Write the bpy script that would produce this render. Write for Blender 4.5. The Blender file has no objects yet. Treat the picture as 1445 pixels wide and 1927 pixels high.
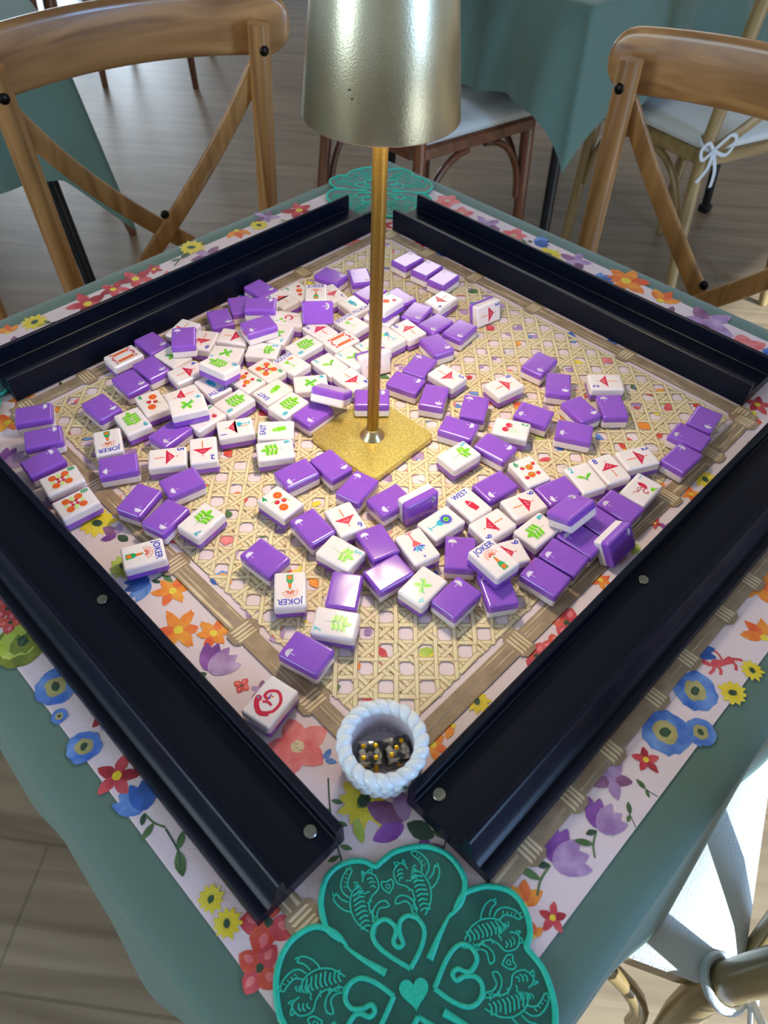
import bpy, bmesh, math, random
from mathutils import Vector, Matrix
PI=math.pi; Z0=0.75; Q=math.sqrt(0.5)
random.seed(7)
sc=bpy.context.scene; col=sc.collection
# ---------------------------------------------------------------- camera
cam=bpy.data.objects.new('camera',bpy.data.cameras.new('camera')); col.objects.link(cam)
cam.matrix_world=Matrix(((0.999912606,-0.00905211649,-0.00963535301,-0.00689851),
                         (0.00041655773,0.750031017,-0.661402525,-0.489107),
                         (0.0132139063,0.661340709,0.749969239,0.42537618+Z0),(0,0,0,1)))
cam.data.sensor_width=36; cam.data.lens=36*1380/1927; cam.data.clip_start=0.02; cam.data.clip_end=60
cam.data.dof.use_dof=True; cam.data.dof.focus_distance=0.58; cam.data.dof.aperture_fstop=13.0
sc.camera=cam
# ---------------------------------------------------------------- world, sun, windows, exposure
sc.view_settings.view_transform='Standard'; sc.view_settings.look='None'
sc.view_settings.exposure=0.0; sc.view_settings.gamma=1; sc.view_settings.use_curve_mapping=False
w=bpy.data.worlds.new('world'); sc.world=w; w.use_nodes=True
w.node_tree.nodes['Background'].inputs[0].default_value=(0.70,0.84,1.0,1)
w.node_tree.nodes['Background'].inputs[1].default_value=0.55
def light(name,kind,loc,target,energy,color,sx=1,sy=1):
    l=bpy.data.lights.new(name,kind); l.energy=energy; l.color=color
    if kind=='AREA': l.shape='RECTANGLE'; l.size=sx; l.size_y=sy
    o=bpy.data.objects.new(name,l); col.objects.link(o); o.location=(loc[0],loc[1],loc[2]+Z0)
    d=Vector(target)-Vector(loc); o.rotation_euler=d.to_track_quat('-Z','Y').to_euler(); return o
sun=light('sun','SUN',(2.6,-2.2,1.8),(0.38,-0.42,-0.29),11.0,(0.80,0.92,1.0)); sun.data.angle=0.02
light('window_daylight_right','AREA',(2.3,-1.65,0.75),(0,0,0),62,(0.34,0.58,1.0),0.5,1.7)
light('window_daylight_left','AREA',(-2.4,-1.6,0.8),(0,0,-.2),44,(0.70,0.88,1.0),1.0,1.9)
light('window_daylight_far','AREA',(-3.6,8.7,0.45),(-0.9,2.4,-0.6),150,(0.74,0.87,1.0),2.4,1.9)
light('ceiling_light_far','AREA',(0.6,3.4,1.95),(0.3,0.8,-0.3),16,(1.0,0.95,0.86),1.6,0.5)
# ---------------------------------------------------------------- helpers
def obj(name,me,mats=None,parent=None,loc=None,smooth=None):
    if isinstance(me,bmesh.types.BMesh):
        b=me; m=bpy.data.meshes.new(name); b.normal_update(); b.to_mesh(m); b.free(); me=m
    if mats is not None and len(me.materials)==0:
        for x in (mats if isinstance(mats,(list,tuple)) else [mats]): me.materials.append(x)
    if smooth is not None:
        for p in me.polygons: p.use_smooth=True
        if smooth<3: me.set_sharp_from_angle(angle=smooth)
    o=bpy.data.objects.new(name,me); col.objects.link(o)
    if parent: o.parent=parent
    if loc is not None: o.location=loc
    return o
def tag(o,label,cat,group=None,kind=None):
    if label: o['label']=label
    if cat: o['category']=cat
    if group: o['group']=group
    if kind: o['kind']=kind
    return o
def thing(name,label,cat,loc=(0,0,0),rotz=0,group=None):
    o=bpy.data.objects.new(name,None); col.objects.link(o); o.location=(loc[0],loc[1],loc[2]+Z0); o.rotation_euler=(0,0,rotz)
    o.empty_display_size=.05
    return tag(o,label,cat,group)
def top(name,me,mats,label,cat,loc=(0,0,0),rotz=0,smooth=None,group=None,kind=None):
    o=obj(name,me,mats,None,(loc[0],loc[1],loc[2]+Z0),smooth); o.rotation_euler=(0,0,rotz)
    return tag(o,label,cat,group,kind)
def rebase(o):
    me=o.data; xs=[v.co for v in me.vertices]
    c=Vector(((min(v.x for v in xs)+max(v.x for v in xs))/2,(min(v.y for v in xs)+max(v.y for v in xs))/2,min(v.z for v in xs)))
    me.transform(Matrix.Translation(-c)); o.location=o.location+c; return o
def box(bm,c,s,rot=None,bev=0,seg=2):
    g=bmesh.ops.create_cube(bm,size=1); vs=g['verts']
    for v in vs: v.co=Vector((v.co.x*s[0],v.co.y*s[1],v.co.z*s[2]))
    if bev:
        es=list({e for v in vs for e in v.link_edges})
        r=bmesh.ops.bevel(bm,geom=es,offset=bev,segments=seg,affect='EDGES',profile=.5)
        vs=list({v for f in r['faces'] for v in f.verts}|{v for v in vs if v.is_valid})
    M=Matrix.Translation(Vector(c))@(rot.to_4x4() if rot is not None else Matrix())
    for v in vs: v.co=M@v.co
    return vs
def sweep(bm,pts,prof,ups=None,cap=True,scale=None,closed=False):
    """sweep a closed 2D profile [(side,up)] along 3D points"""
    n=len(pts); pts=[Vector(p) for p in pts]; rings=[]
    for i,p in enumerate(pts):
        if closed: t=(pts[(i+1)%n]-pts[i-1])
        else: t=(pts[min(i+1,n-1)]-pts[max(i-1,0)])
        t.normalize(); up=Vector(ups[i] if isinstance(ups,list) else (ups or (0,0,1)))
        s=t.cross(up)
        if s.length<1e-4: s=t.cross(Vector((1,0,0)))
        s.normalize(); u=s.cross(t).normalized(); k=scale[i] if scale else 1
        if isinstance(k,(int,float)): k=(k,k)
        rings.append([bm.verts.new(p+s*a*k[0]+u*b*k[1]) for a,b in prof])
    m=len(prof)
    for i in range(n if closed else n-1):
        A=rings[i];B=rings[(i+1)%n]
        for j in range(m): bm.faces.new((A[j],A[(j+1)%m],B[(j+1)%m],B[j]))
    if cap and not closed:
        bm.faces.new(list(reversed(rings[0]))); bm.faces.new(rings[-1])
    return rings
def circ(r,n=12,ry=None): return [(r*math.cos(2*PI*i/n),(ry or r)*math.sin(2*PI*i/n)) for i in range(n)]
def rrect(w,h,r,n=4):
    o=[]
    for cx,cy,a in ((w/2-r,h/2-r,0),(-w/2+r,h/2-r,PI/2),(-w/2+r,-h/2+r,PI),(w/2-r,-h/2+r,1.5*PI)):
        for i in range(n+1): o.append((cx+r*math.cos(a+i*PI/2/n),cy+r*math.sin(a+i*PI/2/n)))
    return o
def lathe(bm,prof,n=48,mat=0,c=(0,0,0)):
    rings=[[bm.verts.new((c[0]+r*math.cos(2*PI*i/n),c[1]+r*math.sin(2*PI*i/n),c[2]+z)) for i in range(n)] for r,z in prof]
    for a,b in zip(rings,rings[1:]):
        for i in range(n):
            f=bm.faces.new((a[i],a[(i+1)%n],b[(i+1)%n],b[i])); f.material_index=mat
    return rings
def prism(bm,pts,z0,z1,mat=0):
    a=[bm.verts.new((x,y,z0)) for x,y in pts]; b=[bm.verts.new((x,y,z1)) for x,y in pts]; n=len(pts)
    bm.faces.new(list(reversed(a))).material_index=mat; bm.faces.new(b).material_index=mat
    for i in range(n): bm.faces.new((a[i],a[(i+1)%n],b[(i+1)%n],b[i])).material_index=mat
def spline(pts,n=8,closed=False):
    P=[Vector(p) for p in pts]; N=len(P); out=[]
    rng=range(N) if closed else range(N-1)
    for i in rng:
        p0=P[(i-1)%N] if closed else P[max(i-1,0)]; p1=P[i]; p2=P[(i+1)%N]; p3=P[(i+2)%N] if closed else P[min(i+2,N-1)]
        for k in range(n):
            t=k/n; out.append(0.5*((2*p1)+(p2-p0)*t+(2*p0-5*p1+4*p2-p3)*t*t+(3*p1-p0-3*p2+p3)*t**3))
    if not closed: out.append(P[-1])
    return out
# ---------------------------------------------------------------- materials
def srgb(r,g,b): 
    f=lambda c:(c/255/12.92 if c/255<=.04045 else ((c/255+.055)/1.055)**2.4)
    return (f(r),f(g),f(b),1)
def mat(name,color,rough=.5,metal=0,noise=0,nscale=50,bump=0,bscale=200,sss=0,coat=0,sheen=0,spec=.5,c2=None,trans=0):
    m=bpy.data.materials.new(name); m.use_nodes=True; nt=m.node_tree; b=nt.nodes['Principled BSDF']
    b.inputs['Base Color'].default_value=color; b.inputs['Roughness'].default_value=rough; b.inputs['Metallic'].default_value=metal
    b.inputs['Coat Weight'].default_value=coat; b.inputs['Coat Roughness'].default_value=.08; b.inputs['Specular IOR Level'].default_value=spec
    b.inputs['Sheen Weight'].default_value=sheen
    if sss: b.inputs['Subsurface Weight'].default_value=sss; b.inputs['Subsurface Scale'].default_value=.004; b.inputs['Subsurface Radius'].default_value=(1,.6,.9)
    tc=nt.nodes.new('ShaderNodeTexCoord')
    if noise or c2:
        n=nt.nodes.new('ShaderNodeTexNoise'); n.inputs['Scale'].default_value=nscale; n.inputs['Detail'].default_value=6
        nt.links.new(tc.outputs['Object'],n.inputs['Vector'])
        r=nt.nodes.new('ShaderNodeValToRGB'); r.color_ramp.elements[0].position=.32; r.color_ramp.elements[1].position=.68
        d=1-noise
        r.color_ramp.elements[0].color=(color[0]*d,color[1]*d,color[2]*d,1) if not c2 else color
        r.color_ramp.elements[1].color=c2 or (min(1,color[0]*(1+noise*.5)),min(1,color[1]*(1+noise*.5)),min(1,color[2]*(1+noise*.5)),1)
        nt.links.new(n.outputs['Fac'],r.inputs['Fac']); nt.links.new(r.outputs['Color'],b.inputs['Base Color'])
    if bump:
        n2=nt.nodes.new('ShaderNodeTexNoise'); n2.inputs['Scale'].default_value=bscale; n2.inputs['Detail'].default_value=3
        nt.links.new(tc.outputs['Object'],n2.inputs['Vector'])
        bp=nt.nodes.new('ShaderNodeBump'); bp.inputs['Strength'].default_value=bump; bp.inputs['Distance'].default_value=.001
        nt.links.new(n2.outputs['Fac'],bp.inputs['Height']); nt.links.new(bp.outputs['Normal'],b.inputs['Normal'])
    return m
def wood(name,c1,c2,scale=(60,60,4),rough=.32,bump=.15,axis=None):
    m=mat(name,c1,rough,coat=.25); nt=m.node_tree; b=nt.nodes['Principled BSDF']
    tc=nt.nodes.new('ShaderNodeTexCoord'); mp=nt.nodes.new('ShaderNodeMapping'); mp.inputs['Scale'].default_value=scale
    nt.links.new(tc.outputs['Object'],mp.inputs['Vector'])
    n=nt.nodes.new('ShaderNodeTexNoise'); n.inputs['Scale'].default_value=1; n.inputs['Detail'].default_value=8; n.inputs['Distortion'].default_value=1.2
    nt.links.new(mp.outputs['Vector'],n.inputs['Vector'])
    r=nt.nodes.new('ShaderNodeValToRGB'); r.color_ramp.elements[0].position=.3; r.color_ramp.elements[0].color=c1; r.color_ramp.elements[1].position=.7; r.color_ramp.elements[1].color=c2
    nt.links.new(n.outputs['Fac'],r.inputs['Fac']); nt.links.new(r.outputs['Color'],b.inputs['Base Color'])
    bp=nt.nodes.new('ShaderNodeBump'); bp.inputs['Strength'].default_value=bump; bp.inputs['Distance'].default_value=.001
    nt.links.new(n.outputs['Fac'],bp.inputs['Height']); nt.links.new(bp.outputs['Normal'],b.inputs['Normal'])
    return m
M={}
M['white']=mat('ivory_acrylic',srgb(236,222,224),.13,sss=.10,coat=.5)
M['purple']=mat('purple_acrylic',srgb(142,82,198),.14,sss=.08,coat=.5,noise=.04,nscale=60)
M['emblem']=mat('silver_lilac_print',srgb(232,222,240),.35)
INK=dict(red=(205,28,66),ored=(228,70,50),orange=(240,112,28),dorange=(222,84,22),blue=(44,56,186),cyan=(40,178,206),green=(24,160,92),lime=(128,208,40),dlime=(52,150,70),pale=(196,232,110),pink=(240,170,180),cream=(245,225,220))
INKS=list(INK); 
for k,v in INK.items(): M['i_'+k]=mat('ink_'+k,srgb(*v),.3,noise=.12,nscale=400)
M['navy']=wood('navy_lacquered_wood',srgb(6,11,28),srgb(9,16,35),(6,300,300),.36,.10)
M['navy'].node_tree.nodes['Principled BSDF'].inputs['Coat Weight'].default_value=0
M['navy'].node_tree.nodes['Principled BSDF'].inputs['Specular IOR Level'].default_value=.22
M['steel']=mat('brushed_steel',srgb(150,150,140),.35,1)
M['gold']=mat('gold_speckled_paint',srgb(228,202,112),.34,.75,noise=.35,nscale=900,bump=.25,bscale=1200)
M['shade']=mat('satin_champagne_metal',srgb(206,200,172),.31,1,noise=.05,nscale=900,bump=.12,bscale=1100)
M['pole']=mat('antique_gold_paint',srgb(160,124,58),.34,.85,noise=.25,nscale=900,bump=.2,bscale=1200)
M['collar']=mat('bronze_metal',srgb(206,186,140),.3,1)
M['shadein']=mat('white_reflector',srgb(240,235,220),.5)
M['cloth']=mat('sage_teal_cotton',srgb(88,115,104),.8,bump=.25,bscale=1500,noise=.05,nscale=8,sheen=.25)
M['cup']=mat('white_glazed_clay',srgb(226,232,240),.34,coat=.3)
M['cupin']=mat('grey_lilac_glaze',srgb(214,204,216),.4)
M['marble']=mat('black_marbled_resin',srgb(16,18,24),.15,c2=srgb(170,160,145),nscale=150,coat=.5)
M['marble'].node_tree.nodes['Color Ramp'].color_ramp.elements[0].position=.50; M['marble'].node_tree.nodes['Color Ramp'].color_ramp.elements[1].position=.60
M['pip']=mat('gold_pip',srgb(236,180,30),.3,.9)
M['pgreen']=mat('dark_green_satin',srgb(4,86,74),.45,noise=.2,nscale=60,bump=.2,bscale=900,sheen=.3)
M['pthread']=mat('turquoise_thread',srgb(26,190,164),.45,noise=.15,nscale=500,bump=.5,bscale=900)
M['oak']=wood('honey_oak',srgb(126,82,42),srgb(190,138,82),(34,34,2.5),.3,.2)
M['oakx']=wood('honey_oak_lengthwise',srgb(130,86,46),srgb(188,136,82),(2.5,34,34),.3,.2)
M['pale']=wood('pale_oak',srgb(120,96,56),srgb(160,134,88),(26,26,3),.4,.2)
M['palex']=wood('pale_oak_lengthwise',srgb(120,96,56),srgb(160,134,88),(3,26,26),.4,.2)
M['walnut']=wood('walnut',srgb(84,46,28),srgb(124,72,44),(26,26,3),.35,.2)
M['walnutx']=wood('walnut_lengthwise',srgb(84,46,28),srgb(124,72,44),(3,26,26),.35,.2)
M['bolt']=mat('dark_bronze_bolt',srgb(40,34,30),.35,.9)
M['cushion']=mat('white_fleece',srgb(206,208,204),.95,bump=.8,bscale=500,sheen=.5)
M['tie']=mat('white_cotton_tie',srgb(200,204,206),.9,bump=.3,bscale=700)
M['black']=mat('black_steel',srgb(14,15,18),.4,.3)
M['paint']=mat('warm_white_plaster',srgb(215,210,200),.8)
M['glow']=None
# floor
def floor_mat():
    m=mat('grey_oak_planks',srgb(150,126,100),.38); nt=m.node_tree; b=nt.nodes['Principled BSDF']; N=nt.nodes.new; L=nt.links.new
    tc=N('ShaderNodeTexCoord'); mp=N('ShaderNodeMapping'); mp.inputs['Rotation'].default_value=(0,0,.12)
    L(tc.outputs['Object'],mp.inputs['Vector'])
    br=N('ShaderNodeTexBrick'); br.inputs['Scale'].default_value=1; br.inputs['Brick Width'].default_value=1.3; br.inputs['Row Height'].default_value=.19
    br.inputs['Mortar Size'].default_value=.0025; br.inputs['Color1'].default_value=(.44,.44,.44,1); br.inputs['Color2'].default_value=(.58,.58,.58,1); br.inputs['Mortar'].default_value=(.22,.22,.22,1)
    br.offset=.37; L(mp.outputs['Vector'],br.inputs['Vector'])
    m2=N('ShaderNodeMapping'); m2.inputs['Scale'].default_value=(2.2,26,1); L(mp.outputs['Vector'],m2.inputs['Vector'])
    n=N('ShaderNodeTexNoise'); n.inputs['Scale'].default_value=1; n.inputs['Detail'].default_value=9; n.inputs['Distortion'].default_value=.8; L(m2.outputs['Vector'],n.inputs['Vector'])
    r=N('ShaderNodeValToRGB'); r.color_ramp.elements[0].position=.3; r.color_ramp.elements[0].color=srgb(112,94,74); r.color_ramp.elements[1].position=.72; r.color_ramp.elements[1].color=srgb(148,128,102)
    L(n.outputs['Fac'],r.inputs['Fac'])
    mx=N('ShaderNodeMix'); mx.data_type='RGBA'; mx.blend_type='OVERLAY'; mx.inputs['Factor'].default_value=.45
    L(r.outputs['Color'],mx.inputs['A']); L(br.outputs['Color'],mx.inputs['B']); L(mx.outputs['Result'],b.inputs['Base Color'])
    bp=N('ShaderNodeBump'); bp.inputs['Strength'].default_value=.25; bp.inputs['Distance'].default_value=.002; L(n.outputs['Fac'],bp.inputs['Height']); L(bp.outputs['Normal'],b.inputs['Normal'])
    return m
M['floor']=floor_mat()
# ---------------------------------------------------------------- room
FZ=-0.75
bm=bmesh.new(); box(bm,(0,2.5,FZ-.05),(14,14,.1)); top('floor',bm,M['floor'],'grey brown oak plank floor','floor',kind='structure')
bm=bmesh.new(); prism(bm,[(-7,-7),(-3.22,-7),(7,3.22),(7,9.5),(-7,9.5)],2.1,2.2); top('ceiling',bm,M['paint'],'unseen plain white ceiling added to block the sun','ceiling',kind='structure')  # added above the view to stop sun passing over the wall
# unseen wall added on the near right; its opening limits sun to the chair
wr=bmesh.new(); H=1.47
def wallbox(u0,u1,z0,z1,d=.12):   # wall runs along (Q,Q) at distance 2.6 in direction (Q,-Q)
    uc=(u0+u1)/2; c=Vector((Q*uc+Q*2.66,Q*uc-Q*2.66,(z0+z1)/2))
    box(wr,c,(abs(u1-u0),d,z1-z0),Matrix.Rotation(PI/4,3,'Z'))
wallbox(-3.4,3.4,H,2.1); wallbox(-3.4,0.0,FZ,H); wallbox(2.6,3.4,FZ,H)
tag(obj('sun_mask_wall',wr,M['paint'],None,(0,0,Z0)),'unseen white plaster wall added to shape the sun, with a wide opening','wall',kind='structure')
wf=bmesh.new()
def framebar(u0,u1,z0,z1):
    uc=(u0+u1)/2; box(wf,(Q*uc+Q*2.64,Q*uc-Q*2.64,(z0+z1)/2),(abs(u1-u0),.06,z1-z0),Matrix.Rotation(PI/4,3,'Z'))
for u in (0.0,2.6): framebar(u-.03,u+.03,FZ,H)
framebar(0.0,2.6,H-.05,H)
tag(obj('window_1',wf,M['paint'],None,(0,0,Z0)),'white frame of the wide window','window',kind='structure')
# ---------------------------------------------------------------- tables with cloths
def cloth_table(name,label,cx,cy,half,rot,drop,seed,legs,halfy=None,flare=.028,z=-.0012,corner=.35,amp=.012,group=None):
    rnd=random.Random(seed); hy=halfy or half
    root=thing(name,label,'table',(cx,cy,FZ),rot,group)
    bm=bmesh.new(); box(bm,(0,0,-z*0-FZ-.016+z),(2*half-.012,2*hy-.012,.022),bev=.004); obj('tabletop',bm,M['black'],root)
    for sx,sy in legs:
        bm=bmesh.new(); hh=-FZ-.03
        sweep(bm,[(sx*(half-.05),sy*(hy-.05),.0),(sx*(half-.09),sy*(hy-.09),hh)],circ(.014,10),ups=(1,0,0))
        box(bm,(sx*(half-.05),sy*(hy-.05),.012),(.034,.034,.024),bev=.003); obj('leg',bm,M['black'],root,smooth=.7)
    # cloth
    bm=bmesh.new(); N=96; per=[]
    for s in range(4):
        for i in range(N):
            t=-1+2*i/N
            p=[(t,-1),(1,t),(-t,1),(-1,-t)][s]; n=[(0,-1),(1,0),(0,1),(-1,0)][s]
            per.append((p[0]*half,p[1]*hy,n,t,s))
    tot=len(per); ph=[rnd.uniform(0,6.28) for _ in range(6)]
    rings=[]
    zt=-FZ+z
    for f in (.0,.3,.6,.85,.96): rings.append([(x*f,y*f,zt) for x,y,n,t,s in per])
    def hang(k):  # k 0..1
        out=[]
        for i,(x,y,n,t,s) in enumerate(per):
            c=max(0,(abs(t)-.80)/.20)**1.5; ang=math.atan2(y,x)
            nx,ny=n; 
            # blend normal to the diagonal near a corner
            dx,dy=math.cos(ang),math.sin(ang); L=math.hypot(x,y)
            bx,by=nx*(1-c)+(x/L)*c*1.2,ny*(1-c)+(y/L)*c*1.2
            a=i/tot*2*PI
            wv=(math.sin(a*11+ph[0])*.6+math.sin(a*17+ph[1])*.5+math.sin(a*29+ph[2])*.25)
            off=.004+flare*k+amp*wv*k**.8*(1-.2*c)+c*.03*k
            out.append((x+bx*off,y+by*off,zt-.004-drop*k*(1+corner*c+.03*math.sin(a*5+ph[3]))))
        return out
    rings.append([(x-.003*n[0],y-.003*n[1],zt) for x,y,n,t,s in per])
    for k in (0,.03,.1,.2,.32,.45,.6,.75,.88,.96,1.0): rings.append(hang(k))
    V=[[bm.verts.new(p) for p in r] for r in rings[1:]]
    c0=bm.verts.new((0,0,zt))
    for i in range(tot): bm.faces.new((c0,V[0][i],V[0][(i+1)%tot]))
    for a,b in zip(V,V[1:]):
        for i in range(tot): bm.faces.new((a[i],b[i],b[(i+1)%tot],a[(i+1)%tot]))
    return root,bm
CLOTHS=[]
r,bm=cloth_table('game_table','square folding game table under the sage cloth, black legs',0,0,.3705,PI/4,.245,3,[(1,1),(-1,1),(1,-1),(-1,-1)],flare=.024,amp=.007,corner=.22)
o=top('tablecloth',bm,M['cloth'],'sage teal tablecloth under the floral game mat, hanging over the edges','tablecloth',(0,0,FZ),PI/4,smooth=4)
TA=math.radians(42); TX=.42+.5*math.cos(TA)-.36*math.sin(TA); TY=1.25+.5*math.sin(TA)+.36*math.cos(TA)
r,bm=cloth_table('dining_table','table under a teal cloth at the upper right with a black leg',TX,TY,.5,TA,.21,5,[(-1,-1),(1,-1),(-1,1),(1,1)],halfy=.36,corner=.5,amp=.028)
top('tablecloth',bm,M['cloth'],'teal tablecloth hanging in folds on the table behind the right chair','tablecloth',(TX,TY,FZ),TA,smooth=4)
LX,LY,LR=-.6,1.03,math.radians(118)
lc=Vector((LX,LY))+Vector((math.cos(LR),math.sin(LR)))*.42+Vector((-math.sin(LR),math.cos(LR)))*.33
r,bm=cloth_table('dining_table','table under a dark teal cloth at the upper left behind the chair',lc.x,lc.y,.42,LR,.24,9,[(-1,-1),(1,-1),(1,1)],halfy=.33,corner=.5,amp=.012)
top('tablecloth',bm,M['cloth'],'dark teal tablecloth with a drooping corner at the upper left behind the chair','tablecloth',(lc.x,lc.y,FZ),LR,smooth=4)
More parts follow.
